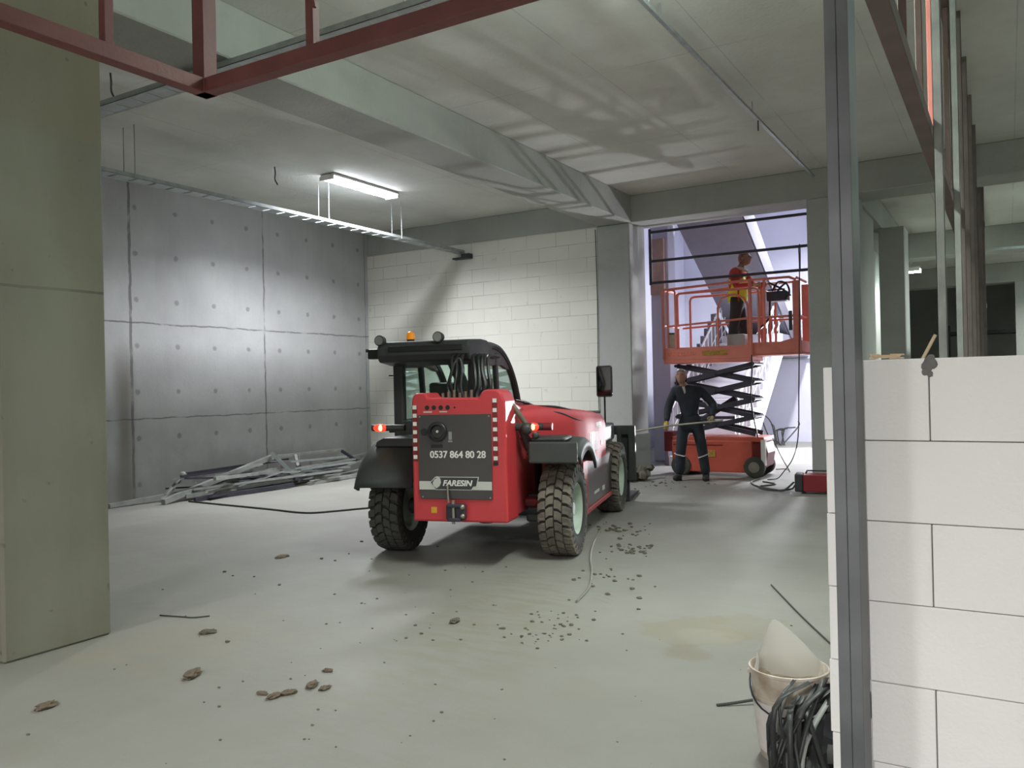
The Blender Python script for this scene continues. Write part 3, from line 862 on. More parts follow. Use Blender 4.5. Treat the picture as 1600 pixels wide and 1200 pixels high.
# ------------------------------------------------------------------ red telehandler (local x right, y forward)
def telehandler():
    root = empty('telehandler', (-4.34, 6.62, 0), R(15), 'red telehandler seen from behind with black cab and dusty tyres on the concrete floor', 'telehandler')
    P = lambda m, name, mt, bevel=0.0, smooth=False, par=None, lab=None, **k: _p(m, name, mt, bevel, smooth, par, lab, k)
    def _p(m, name, mt, bevel, smooth, par, lab, k):
        o = m.build(name, mt, par or root, bevel=bevel, smooth=smooth, **k)
        if lab: o['label'] = lab
        return o
    # --- wheels
    RT, WT = 0.425, 0.30
    def wheel(cx, cy, side, mt):
        m = MB()
        T = Matrix.Translation((cx, cy, RT))
        h = WT/2
        prof = [(-h*0.80, 0.235), (-h*0.97, 0.27), (-h, 0.33), (-h*0.97, 0.375), (-h*0.84, 0.398), (0, 0.405), (h*0.84, 0.398), (h*0.97, 0.375), (h, 0.33), (h*0.97, 0.27), (h*0.80, 0.235)]
        m.lathe(prof, T, 48)
        tyre = _p(m, 'tyre', 'tyre_groove' if mt == 'tyre_dark_shaded' else 'tyre_groove', 0, True, None, None, {'angle': 50})
        t = MB()
        N = 27
        pitch = 2*math.pi/N
        colsx = (-0.112, -0.038, 0.038, 0.112)
        for ci, cxx in enumerate(colsx):
            for k in range(N):
                a0 = (k+0.5*(ci % 2)+0.12*(ci//2))*pitch
                outer = ci in (0, 3)
                hw = 0.0345
                hl = 0.040
                q = 0.014 if ci < 2 else -0.014
                hexa = [(-hw, -hl-q), (0, -hl+0.012), (hw, -hl+q), (hw*1.02, q*0.4), (hw, hl+q), (0, hl+0.010), (-hw, hl-q), (-hw*1.02, -q*0.4)]
                if outer: hexa = [(u*1.05, v*0.94) for u, v in hexa]
                vs = []
                for (rr, shrink) in ((0.392, 1.0), (0.425, 0.97), (0.430, 0.90)):
                    for (u, v) in hexa:
                        x = cxx + u*shrink
                        rad = rr - (0.012 if abs(x) > 0.125 else 0) - (0.004 if outer else 0)
                        a = a0 + v*shrink/0.43
                        vs.append((cx+x, cy+rad*math.sin(a), RT+rad*math.cos(a)))
                n_ = 8
                fs = [tuple(range(16, 24))]
                for L_ in (0, 8):
                    fs += [(L_+i, L_+(i+1) % n_, L_+8+(i+1) % n_, L_+8+i) for i in range(n_)]
                t.add(vs, fs)
        # shoulder lugs
        for sd in (-1, 1):
            for k in range(N):
                a0 = (k+(0.25 if sd > 0 else 0.75))*pitch
                vs = []
                for (x, rr, hl) in ((h*0.86, 0.405, 0.026), (h*1.0, 0.385, 0.022), (h*1.04, 0.345, 0.015)):
                    for s_ in (-1, 1):
                        a = a0+s_*hl/0.4
                        vs.append((cx+sd*x, cy+rr*math.sin(a), RT+rr*math.cos(a)))
                for (x, rr, hl) in ((h*0.84, 0.39, 0.026), (h*0.92, 0.37, 0.022), (h*0.96, 0.34, 0.015)):
                    for s_ in (-1, 1):
                        a = a0+s_*hl/0.4
                        vs.append((cx+sd*x, cy+rr*math.sin(a), RT+rr*math.cos(a)))
                t.add(vs, [(0, 1, 3, 2), (2, 3, 5, 4), (0, 2, 8, 6), (2, 4, 10, 8), (1, 7, 9, 3), (3, 9, 11, 5), (4, 5, 11, 10), (0, 6, 7, 1)])
        _p(t, 'tread', mt, 0, False, tyre, None, {})
        s_ = side
        rim = MB()
        rim.lathe([(s_*h*0.82, 0.240), (s_*h*0.90, 0.232), (s_*h*0.78, 0.215), (s_*0.05, 0.20), (s_*0.035, 0.13), (s_*0.075, 0.10), (s_*0.08, 0.06), (s_*0.10, 0.055), (s_*0.10, 0.0)], T, 36)
        rim.lathe([(-s_*h*0.82, 0.240), (-s_*h*0.7, 0.20), (-s_*0.02, 0.17), (-s_*0.02, 0.0)], T, 36)
        rm = _p(rim, 'rim', 'rim', 0, True, tyre, 'pale grey green rim', {})
        nuts = MB()
        for k in range(8):
            a = k*math.pi/4
            nuts.cyl((cx+s_*0.03, cy+0.085*math.cos(a), RT+0.085*math.sin(a)), (cx+s_*0.09, cy+0.085*math.cos(a), RT+0.085*math.sin(a)), 0.011, n=6)
        _p(nuts, 'wheel_nuts', 'chrome', 0, False, tyre, None, {})
    wheel(0.80, 0.0, 1, 'tyre')
    wheel(-0.83, -0.02, -1, 'tyre_dark_shaded')
    wheel(0.80, 2.72, 1, 'tyre')
    wheel(-0.80, 2.72, -1, 'tyre_dark_shaded')
    # --- chassis and axles
    P(MB().box(-0.30, 0.42, -0.15, 3.15, 0.42, 0.85), 'chassis', 'black_plastic', 0.02)
    for y in (0.0, 2.72):
        m = MB().cyl((-0.72, y, 0.425), (0.72, y, 0.425), 0.075, n=14).ball((0.05, y, 0.42), 0.17, 14, 10, (1.2, 1, 0.9))
        P(m, 'axle', 'dark_steel', 0, True)
    for x in (-0.66, 0.45):
        P(MB().box(x, x+0.19, -0.05, 0.05, 0.30, 0.56), 'steering_knuckle', 'black_plastic', 0.02)
    m = MB().cyl((0.15, -0.12, 0.50), (0.62, -0.12, 0.50), 0.03, n=10).cyl((0.4, -0.12, 0.50), (0.58, -0.12, 0.50), 0.045, n=10)
    P(m, 'steering_cylinder', 'dark_red', 0, True)
    # --- rear counterweight frame
    m = MB()
    poly = [(-0.385, 0.40), (-0.385, 1.44), (-0.37, 1.50), (-0.34, 1.525), (-0.25, 1.525), (-0.225, 1.48), (0.235, 1.475), (0.265, 1.52), (0.30, 1.545), (0.40, 1.545), (0.44, 1.52), (0.475, 1.44), (0.485, 0.40)]
    m.prism(poly, 'y', -0.75, -0.42)
    rf = P(m, 'rear_counterweight', 'red_paint', 0.018)
    m = MB().prism([(-0.45, 0.42), (-0.45, 1.42), (0.05, 1.32), (0.22, 1.0), (0.22, 0.55), (0.0, 0.42)], 'x', 0.405, 0.478)
    P(m, 'side_plate', 'red_dusty', 0.01)
    m = MB().prism([(-0.45, 0.42), (-0.45, 1.42), (0.05, 1.32), (0.22, 1.0), (0.22, 0.55), (0.0, 0.42)], 'x', -0.38, -0.33)
    P(m, 'side_plate', 'red_dusty', 0.01)
    # black cover on the rear with its label, number and ring
    m = MB().prism([(-0.305, 0.60), (-0.318, 0.66), (-0.318, 1.335), (0.352, 1.335), (0.352, 0.60)], 'y', -0.764, -0.75)
    cov = P(m, 'rear_cover', 'black_panel', 0.004, lab='charcoal rear cover')
    P(MB().box(-0.316, 0.350, -0.7655, -0.764, 0.682, 0.755), 'white_stripe', 'sticker_grey', par=cov, lab='pale grey stripe')
    t = text('0537 864 80 28', 0.085, 'phone_number', 'white_paint', cov, (0.045, -0.766, 0.985), thick=0.0026, sx=0.95)
    t['label'] = 'white phone number'
    # logo badge
    m = MB().prism([(-0.215, 0.745), (-0.165, 0.68), (0.17, 0.68), (0.185, 0.705), (0.215, 0.71), (0.235, 0.795), (-0.165, 0.795)], 'y', -0.7675, -0.7655)
    P(m, 'logo_border', 'sticker_grey', par=cov)
    m = MB().prism([(-0.207, 0.745), (-0.160, 0.686), (0.165, 0.686), (0.180, 0.711), (0.208, 0.716), (0.226, 0.789), (-0.160, 0.789)], 'y', -0.7690, -0.7675)
    P(m, 'logo_plate', 'black_plastic', par=cov)
    text('FARESIN', 0.068, 'logo_lettering', 'white_paint', cov, (0.035, -0.7698, 0.738), bold=0.0022, shear=0.25, sx=1.05)
    m = MB()
    m.prism([(-0.190, 0.742), (-0.172, 0.772), (-0.140, 0.788), (-0.118, 0.776), (-0.112, 0.745), (-0.125, 0.715), (-0.155, 0.694), (-0.182, 0.715)], 'y', -0.7705, -0.769)
    m.prism([(-0.165, 0.786), (-0.150, 0.80), (-0.128, 0.794), (-0.120, 0.778)], 'y', -0.7705, -0.769)
    P(m, 'logo_emblem', 'sticker_grey', par=cov)
    m = MB()
    for (x, z) in ((-0.30, 1.318), (0.335, 1.318), (-0.285, 0.617), (0.335, 0.617)):
        m.cyl((x, -0.764, z), (x, -0.770, z), 0.007, n=8)
    P(m, 'cover_screws', 'chrome', par=cov)
    # round opening with tow pin, small hole
    m = MB().lathe([(0, 0.058), (0.012, 0.080), (0.022, 0.086), (0.028, 0.080), (0.030, 0.062), (0.006, 0.052)], Matrix.Translation((-0.135, -0.764, 1.185)) @ Matrix.Rotation(R(-90), 4, 'Z'), 32)
    ring = P(m, 'round_port', 'black', 0, True, par=cov)
    P(MB().cyl((-0.135, -0.770, 1.185), (-0.135, -0.764, 1.185), 0.058, n=28), 'port_disc', 'black_plastic', par=ring)
    P(MB().cyl((-0.130, -0.79, 1.19), (-0.135, -0.764, 1.185), 0.012, n=10), 'port_pin', 'chrome', par=ring)
    P(MB().cyl((-0.262, -0.768, 1.185), (-0.262, -0.764, 1.185), 0.034, n=20), 'small_port', 'black', par=cov)
    P(MB().box(-0.035, -0.005, -0.7655, -0.764, 1.115, 1.185).box(-0.040, 0.0, -0.7662, -0.7655, 1.095, 1.108), 'key_decal', 'lens', par=cov)
    P(MB().box(-0.20, -0.09, -0.7655, -0.764, 1.045, 1.075), 'handle_slot', 'black', 0.004, par=cov)
    # reflector stripes of alternating white and dark red squares
    for (x, z0, nn, zt) in ((-0.352, 0.945, 7, 1.41), (0.385, 0.935, 7, 1.46)):
        bk = P(MB().box(x-0.023, x+0.023, -0.752, -0.750, z0-0.02, zt), 'reflector_strip', 'dark_red')
        w = MB()
        for k in range(nn):
            zc = z0+0.02+k*(zt-z0-0.03)/(nn-1)
            w.box(x-0.018, x+0.018, -0.7545, -0.752, zc-0.017, zc+0.017)
        P(w, 'white_squares', 'white_paint', par=bk)
    P(MB().box(0.362, 0.408, -0.757, -0.75, 0.895, 0.925), 'reflector_clip', 'black', 0.003)
    for k in range(5):
        x = -0.235+k*0.064
        P(MB().cyl((x, -0.752, 1.395), (x, -0.747, 1.395), 0.021 if k < 4 else 0.009, n=16), 'round_hole', 'black')
    P(MB().box(-0.27, -0.19, -0.7515, -0.75, 1.352, 1.364).box(-0.12, -0.05, -0.7515, -0.75, 1.354, 1.364), 'small_sticker', 'sticker_grey')
    P(MB().box(-0.215, -0.163, -0.7525, -0.75, 0.475, 0.528), 'yellow_decal', 'yellow_sticker', lab='small yellow warning sticker')
    # tow hitch
    m = MB().box(-0.055, 0.115, -0.82, -0.75, 0.43, 0.565)
    h = P(m, 'tow_hitch', 'dark_steel', 0.012)
    for z in (0.42, 0.54):
        P(MB().box(-0.03, 0.09, -0.86, -0.80, z, z+0.03), 'hitch_jaw', 'dark_steel', 0.008, par=h)
    P(MB().cyl((0.02, -0.835, 0.40), (0.02, -0.835, 0.60), 0.014, n=10).ball((0.10, -0.83, 0.545), 0.024, 10, 8).ball((0.10, -0.83, 0.465), 0.022, 10, 8), 'hitch_pin', 'chrome', 0, True, par=h)
    P(MB().tube([(-0.035, -0.80, 0.575), (-0.045, -0.79, 0.66), (-0.05, -0.775, 0.72)], 0.009, 8), 'pin_cord', 'chrome', 0, True, par=h)
    # --- boom in the middle
    m = MB().prism([(-0.46, 1.22), (-0.46, 1.42), (-0.30, 1.455), (0.25, 1.42), (3.3, 0.98), (3.3, 0.72), (0.3, 1.10)], 'x', 0.02, 0.36)
    boom = P(m, 'boom', 'red_dusty', 0.02)
    P(MB().prism([(-0.10, 1.445), (0.25, 1.43), (2.4, 1.115), (2.4, 1.10), (0.25, 1.415)], 'x', 0.30, 0.38), 'boom_hose_strip', 'black_plastic', par=boom)
    P(MB().prism([(1.2, 1.26), (1.24, 1.36), (1.28, 1.26)], 'x', 0.20, 0.26), 'boom_fin', 'red_paint', par=boom)
    for k, x in enumerate((-0.215, -0.165, -0.12, 0.0, 0.05, 0.10, 0.15)):
        big = k in (3, 4, 5)
        top = (x-0.02, 0.12+0.02*k, 1.90 if k < 3 else 1.86)
        pts = [top, (x-0.03, -0.05, 1.86), (x+random.uniform(-0.02, 0.02), -0.16, 1.72), (x+random.uniform(-0.03, 0.03), -0.20, 1.58), (x, -0.22, 1.50), (x, -0.25, 1.42)]
        P(MB().tube(smooth_pts(pts), 0.024 if big else 0.016, 8), 'hydraulic_hose', 'black', 0, True)
    pts = [(-0.17, -0.2, 1.47), (-0.20, -0.24, 1.62), (-0.17, -0.22, 1.78), (-0.12, -0.2, 1.84), (-0.09, -0.22, 1.74), (-0.10, -0.24, 1.58), (-0.07, -0.24, 1.46)]
    P(MB().tube(smooth_pts(pts), 0.010, 8), 'hydraulic_hose', 'black_plastic', 0, True)
    m = MB()
    for k in range(6):
        m.cyl((-0.21+k*0.055, -0.42, 1.47), (-0.21+k*0.055, -0.42, 1.52+0.012*(k % 3)), 0.014, n=8)
    P(m, 'hose_fittings', 'chrome')
    # compensation strut and mirror arm by the right corner
    P(MB().tube([(0.30, -0.52, 1.47), (0.40, -0.50, 1.475), (0.45, -0.47, 1.42), (0.56, -0.40, 1.24)], 0.024, 10), 'steel_strut', 'strut', 0, True)
    P(MB().cyl((0.42, -0.42, 1.205), (0.63, -0.42, 1.205), 0.035, n=12).ball((0.58, -0.44, 1.19), 0.055, 12, 8).ball((0.66, -0.43, 1.13), 0.035, 10, 8).cyl((0.52, -0.40, 1.20), (0.60, -0.30, 0.95), 0.035, 0.05, n=10), 'pivot_bracket', 'black_plastic', 0, True)
    # --- rear lights on brackets
    def light(x0, x1, hotx, par_lab):
        br = P(MB().cyl((x0, -0.40, 1.205), (x1, -0.40, 1.205), 0.030, n=12), 'lamp_bracket', 'black_plastic', 0, True)
        le = P(MB().ball((hotx, -0.415, 1.205), 0.042, 16, 10, (1.7, 0.8, 0.85)), 'rear_lamp', 'lamp_red', 0, True, par=br, lab='lit red rear lamp')
        P(MB().ball((hotx+0.012, -0.435, 1.205), 0.027, 12, 8, (0.8, 0.8, 1.0)), 'bulb', 'lamp_hot', 0, True, par=br, lab='glowing orange bulb')
    light(-0.93, -0.60, -0.842, '')
    light(0.50, 0.72, 0.625, '')
    P(MB().cyl((0.66, -0.38, 1.205), (0.80, -0.38, 1.205), 0.034, n=12), 'lamp_housing', 'dark_red', 0, True)
    # --- rear fenders
    def fender(x0, x1, a0, a1, r, drop, mt='fender'):
        rows = []
        N = 16
        rz = []
        for i in range(N+1):
            a = R(a0+(a1-a0)*i/N)
            cy, cz = r*math.cos(a), RT+r*math.sin(a)
            row = []
            for (u, d) in ((0, 0.0), (0.75, 0.0), (0.93, 0.012), (1.0, 0.045), (1.0, 0.12)):
                x = x0+(x1-x0)*u
                rr = r-d
                row.append((x, rr*math.cos(a), RT+rr*math.sin(a)))
            rows.append(row)
        m = MB().grid(rows)
        return P(m, 'fender', mt, 0, True, solid=0.022, angle=60)
    fender(0.56, 1.03, 38, 126, 0.66, 0)
    P(MB().box(0.60, 1.035, -0.475, -0.43, 0.885, 1.075), 'fender_flap', 'fender', 0.015)
    P(MB().box(0.62, 0.92, -0.44, -0.10, 1.07, 1.115), 'fender_top', 'black_plastic', 0.02)
    fender(-0.46, -1.04, 30, 158, 0.655, 0)
    P(MB().prism([(-0.40, 1.02), (-0.95, 1.02), (-0.93, 1.07), (-0.86, 1.105), (-0.40, 1.105)], 'y', -0.32, 0.36), 'fender_top', 'black_plastic', 0.012)
    # --- engine hood on the right
    rows = []
    def sec(y, xi, zi, xs, zs, xo, zo, zb):
        pts = [(xi, y, zb), (xi, y, zi)]
        for t in (0.25, 0.5, 0.75): pts.append((xi+(xs-xi)*t, y, zi+(zs-zi)*t+0.012*math.sin(math.pi*t)))
        pts.append((xs, y, zs))
        for t in (0.35, 0.7):
            a = t*math.pi/2
            pts.append((xs+(xo-xs)*math.sin(a), y, zo+(zs-zo)*math.cos(a)))
        pts += [(xo, y, zo), (xo, y, (zo+zb)/2), (xo, y, zb)]
        rows.append(pts)
    sec(-0.30, 0.40, 1.36, 0.44, 1.34, 0.50, 1.24, 1.10)
    sec(-0.10, 0.40, 1.385, 0.50, 1.355, 0.58, 1.20, 1.09)
    sec(0.25, 0.40, 1.385, 0.58, 1.36, 0.70, 1.20, 1.09)
    sec(0.55, 0.40, 1.37, 0.68, 1.345, 0.80, 1.18, 1.05)
    sec(0.78, 0.40, 1.355, 0.76, 1.32, 0.865, 1.16, 0.78)
    sec(0.92, 0.40, 1.345, 0.79, 1.305, 0.88, 1.14, 0.76)
    sec(1.6, 0.40, 1.30, 0.79, 1.27, 0.88, 1.12, 0.76)
    sec(2.0, 0.40, 1.26, 0.78, 1.235, 0.87, 1.10, 0.76)
    sec(2.12, 0.40, 1.22, 0.74, 1.19, 0.82, 1.07, 0.76)
    m = MB().grid(rows, closed=True)
    n_ = len(rows[0])
    m.f.append(tuple(range(n_)))
    m.f.append(tuple(range(len(m.v)-n_, len(m.v)))[::-1])
    hood = P(m, 'engine_hood', 'red_hood', 0, True, angle=48)
    # curved vent slits in the rear shoulder of the hood
    for pts in (((0.52, 0.20, 1.375), (0.62, 0.36, 1.365), (0.71, 0.54, 1.338), (0.77, 0.72, 1.305)), ((0.60, 0.16, 1.325), (0.70, 0.36, 1.30), (0.79, 0.56, 1.24), (0.85, 0.76, 1.20))):
        P(MB().tube(smooth_pts(pts), [0.003+0.008*math.sin(math.pi*t/12) for t in range(13)], 8), 'vent_slit', 'black_plastic', 0, True, par=hood)
    P(MB().box(0.8795, 0.8835, 1.02, 1.45, 0.86, 1.07), 'side_grille', 'dark_red', 0.003, par=hood)
    P(MB().box(0.880, 0.885, 0.95, 0.99, 0.83, 1.07).box(0.880, 0.885, 1.25, 1.29, 0.87, 1.07).box(0.880, 0.885, 1.60, 1.70, 0.90, 0.95), 'side_decal', 'sticker_grey', par=hood)
    text('FARESIN', 0.085, 'hood_lettering', 'white_paint', hood, (0.884, 1.5, 1.125), rot=(R(90), 0, R(90)), bold=0.001)
    P(MB().box(0.62, 0.80, 1.75, 2.10, 1.235, 1.265), 'hood_latch', 'black_plastic', 0.01, par=hood)
    # skirt under the hood
    P(MB().box(0.50, 0.87, 0.62, 2.35, 0.30, 0.78), 'side_skirt', 'black_panel', 0.012, lab='dark grey side skirt')
    P(MB().box(0.45, 0.885, 0.55, 2.38, 0.255, 0.30), 'sill', 'red_dusty', 0.006)
    P(MB().box(0.46, 0.884, 0.56, 0.80, 0.30, 0.80), 'rear_apron', 'red_dusty', 0.008)
    P(MB().box(0.871, 0.874, 1.2, 1.5, 0.40, 0.43).box(0.871, 0.874, 1.7, 1.85, 0.38, 0.43), 'skirt_decal', 'sticker_grey')
    # mirror on its stalk
    mr = P(MB().prism([(0.60, 1.43), (0.60, 1.79), (0.615, 1.81), (0.79, 1.81), (0.805, 1.79), (0.805, 1.43), (0.79, 1.41), (0.615, 1.41)], 'y', 2.97, 3.02), 'mirror', 'black_plastic', 0.01)
    P(MB().box(0.618, 0.787, 2.965, 2.97, 1.43, 1.79), 'mirror_glass', 'mirror_face', par=mr)
    P(MB().cyl((0.70, 3.0, 1.05), (0.70, 3.0, 1.42), 0.012, n=8), 'mirror_stalk', 'black', par=mr)
    P(MB().box(0.45, 0.80, 2.35, 3.10, 0.86, 1.08), 'front_fender', 'fender', 0.03)
    P(MB().box(-0.95, -0.60, 2.35, 3.10, 0.86, 0.98), 'front_fender', 'fender', 0.03)
    # fork carriage at the front
    m = MB().box(-0.55, 1.02, 3.42, 3.50, 0.30, 0.42).box(-0.55, 1.02, 3.42, 3.50, 0.90, 1.02)
    for x in (-0.55, -0.1, 0.3, 0.93):
        m.box(x, x+0.09, 3.40, 3.50, 0.30, 1.02)
    m.box(0.60, 0.66, 3.40, 3.48, 0.42, 1.06).box(0.78, 0.84, 3.40, 3.48, 0.42, 1.0)
    fc = P(m, 'fork_carriage', 'black_plastic', 0.008)
    P(MB().box(0.02, 0.36, 3.2, 3.42, 0.5, 1.0), 'boom_head', 'black_plastic', 0.02)
    for x in (0.02, 0.80):
        P(MB().prism([(3.50, 0.95), (3.55, 0.95), (3.58, 0.06), (4.5, 0.03), (4.5, 0.015), (3.50, 0.015)], 'x', x, x+0.12), 'fork', 'dark_steel', 0.004)
    P(MB().cyl((0.70, 3.36, 0.55), (0.70, 3.36, 0.98), 0.03, n=8), 'carriage_cylinder', 'chrome')

    # --- cab
    x0, x1 = -1.04, -0.12
    side = [(0.32, 0.78), (0.32, 1.90), (0.42, 1.975), (0.75, 2.0), (1.00, 1.995), (1.22, 1.955), (1.44, 1.86), (1.62, 1.74), (1.77, 1.59), (1.88, 1.42), (1.95, 1.24), (1.98, 1.0), (1.90, 0.78)]
    m = MB().prism([(0.36, 0.72), (0.36, 1.22), (1.96, 1.20), (1.98, 1.0), (1.88, 0.72)], 'x', x0+0.01, x1-0.01)
    P(m, 'cab_base', 'black_plastic', 0.015)
    for x in (x0+0.03, x1-0.03):
        pts = [(x, y, z) for (y, z) in side[2:11]]
        m = MB()
        sp = smooth_pts(pts, 3)
        m.tube(sp, 0.042, 8)
        P(m, 'front_pillar', 'black_plastic', 0, True)
        P(MB().prism([(0.35, 1.78), (0.35, 1.95), (1.0, 1.98), (1.22, 1.94), (1.42, 1.85), (1.55, 1.76), (1.40, 1.76), (1.2, 1.80)], 'x', x-0.02, x+0.02), 'side_header', 'cab_frame_reflection', 0.01)
        P(MB().bar((x, 1.12, 1.20), (x, 1.00, 1.94), 0.05, 0.07), 'middle_pillar', 'black_plastic', 0.008)
        P(MB().box(x-0.03, x+0.03, 0.5, 1.95, 1.18, 1.25), 'window_sill', 'black_plastic', 0.01)
    P(MB().box(x0, x0+0.115, 0.33, 0.42, 0.78, 1.94), 'rear_pillar', 'black_plastic', 0.02)
    P(MB().box(x1-0.11, x1, 0.33, 0.42, 0.78, 1.94), 'rear_pillar', 'black_plastic', 0.02)
    P(MB().box(x0+0.10, x1-0.10, 0.34, 0.41, 0.78, 1.24), 'rear_wall', 'black_plastic', 0.01)
    P(MB().box(x0+0.10, x1-0.10, 0.34, 0.41, 1.80, 1.94), 'rear_header', 'black_plastic', 0.01)
    roof = MB().prism([(0.06, 1.83), (0.02, 1.90), (0.02, 1.97), (0.07, 2.035), (0.45, 2.055), (0.62, 2.05), (0.78, 2.00), (0.80, 1.96), (0.7, 1.90), (0.45, 1.87), (0.36, 1.80)], 'x', x0-0.03, x1+0.02)
    rf = P(roof, 'cab_roof', 'black_plastic', 0.03, seg=3)
    P(MB().box(x0+0.1, x1-0.05, 0.01, 0.05, 1.93, 1.99), 'roof_seam', 'black', 0.006, par=rf)
    # glazing
    P(MB().box(x0+0.11, x1-0.10, 0.372, 0.378, 1.24, 1.81), 'rear_window', 'glass')
    for x in (x0+0.03, x1-0.03):
        poly = [(0.42, 1.25), (0.42, 1.92)] + [(y-0.01, z-0.02) for (y, z) in side[2:10]] + [(1.93, 1.25)]
        P(MB().prism(poly, 'x', x-0.003, x+0.003), 'side_window', 'glass')
    rows = []
    for (y, z) in smooth2([(1.00, 1.995), (1.22, 1.955), (1.44, 1.86), (1.62, 1.74), (1.77, 1.59), (1.88, 1.42), (1.95, 1.24)]):
        rows.append([(x0+0.04, y, z), (x1-0.04, y, z)])
    P(MB().grid(rows), 'windscreen', 'glass', 0, True, solid=0.006)
    # inside the cab
    seat = P(MB().prism([(0.75, 1.05), (0.70, 1.62), (0.80, 1.63), (0.88, 1.15), (1.25, 1.16), (1.27, 1.05)], 'x', -0.80, -0.38), 'driver_seat', 'black_plastic', 0.03)
    P(MB().box(-0.50, -0.30, 0.66, 0.74, 1.45, 1.62), 'head_rest', 'black', 0.03, par=seat)
    m = MB()
    N = 24
    cpt = Vector((-0.60, 1.50, 1.42))
    pts = [cpt+Vector((0.17*math.cos(2*math.pi*i/N), 0.12*math.sin(2*math.pi*i/N), 0.12*math.sin(2*math.pi*i/N))) for i in range(N+1)]
    m.tube(pts, 0.013, 8)
    m.cyl(cpt, (-0.60, 1.72, 1.12), 0.03, n=8)
    P(m, 'steering_wheel', 'black', 0, True)
    P(MB().bar((-0.45, 0.50, 1.86), (-0.22, 0.60, 1.25), 0.12, 0.05, up=(0, 1, 0)), 'cab_brace', 'black_plastic', 0.01)
    P(MB().box(-0.40, -0.28, 1.30, 1.36, 1.42, 1.66), 'interior_mirror', 'black', 0.01)
    # lamps and beacon on the roof
    def work(x, y, z):
        hs = P(MB().cyl((x, y-0.03, z), (x, y+0.05, z), 0.055, 0.045, n=20), 'work_lamp', 'black_plastic', 0.006, True)
        P(MB().cyl((x, y-0.036, z), (x, y-0.031, z), 0.043, n=20), 'lamp_lens', 'lens', par=hs)
        P(MB().box(x-0.02, x+0.02, y, y+0.04, z-0.09, z-0.04), 'lamp_foot', 'black', par=hs)
    work(-1.04, 0.05, 2.05)
    work(-0.42, 0.05, 2.065)
    bc = P(MB().cyl((-0.84, 0.35, 2.04), (-0.84, 0.35, 2.075), 0.04, n=16), 'beacon_base', 'black')
    P(MB().cyl((-0.84, 0.35, 2.07), (-0.84, 0.35, 2.13), 0.046, 0.040, n=20).ball((-0.84, 0.35, 2.13), 0.040, 20, 8, (1, 1, 0.55)), 'beacon_lens', 'amber', 0, True, par=bc, lab='amber beacon dome')
    sc_ = P(MB().box(-1.19, -1.05, 0.06, 0.17, 1.87, 1.97), 'side_lamp', 'black', 0.015)
    P(MB().box(-1.22, -1.15, 0.08, 0.12, 1.94, 1.975), 'lamp_visor', 'black_plastic', 0.006, par=sc_)
    P(MB().box(-1.10, -1.04, 0.36, 0.41, 1.70, 1.715), 'door_catch', 'black', 0.004)
    P(MB().box(-1.08, -1.03, 0.3, 0.4, 1.12, 1.2), 'door_hinge', 'black', 0.004)
    # small bright reflection strip, the edge of the door pane
    return root

def smooth_pts(pts, k=4):
    """Catmull-Rom through the points"""
    P_ = [Vector(p) for p in pts]
    P_ = [P_[0]*2-P_[1]] + P_ + [P_[-1]*2-P_[-2]]
    out = []
    for i in range(1, len(P_)-2):
        p0, p1, p2, p3 = P_[i-1:i+3]
        for j in range(k):
            t = j/k
            out.append(0.5*((2*p1)+(p2-p0)*t+(2*p0-5*p1+4*p2-p3)*t*t+(3*p1-p0-3*p2+p3)*t**3))
    out.append(P_[-2])
    return out
def smooth2(pts): return [(p.x, p.y) for p in smooth_pts([(a, b_, 0) for a, b_ in pts], 3)]
M['cab_frame_reflection'] = mat('cab_frame_red_reflection', (62, 48, 48), 0.4)  # dark reddish reflection put into the frame colour
M['mirror_face'] = mat('mirror_glass', (90, 88, 92), 0.05, 1.0)
telehandler()

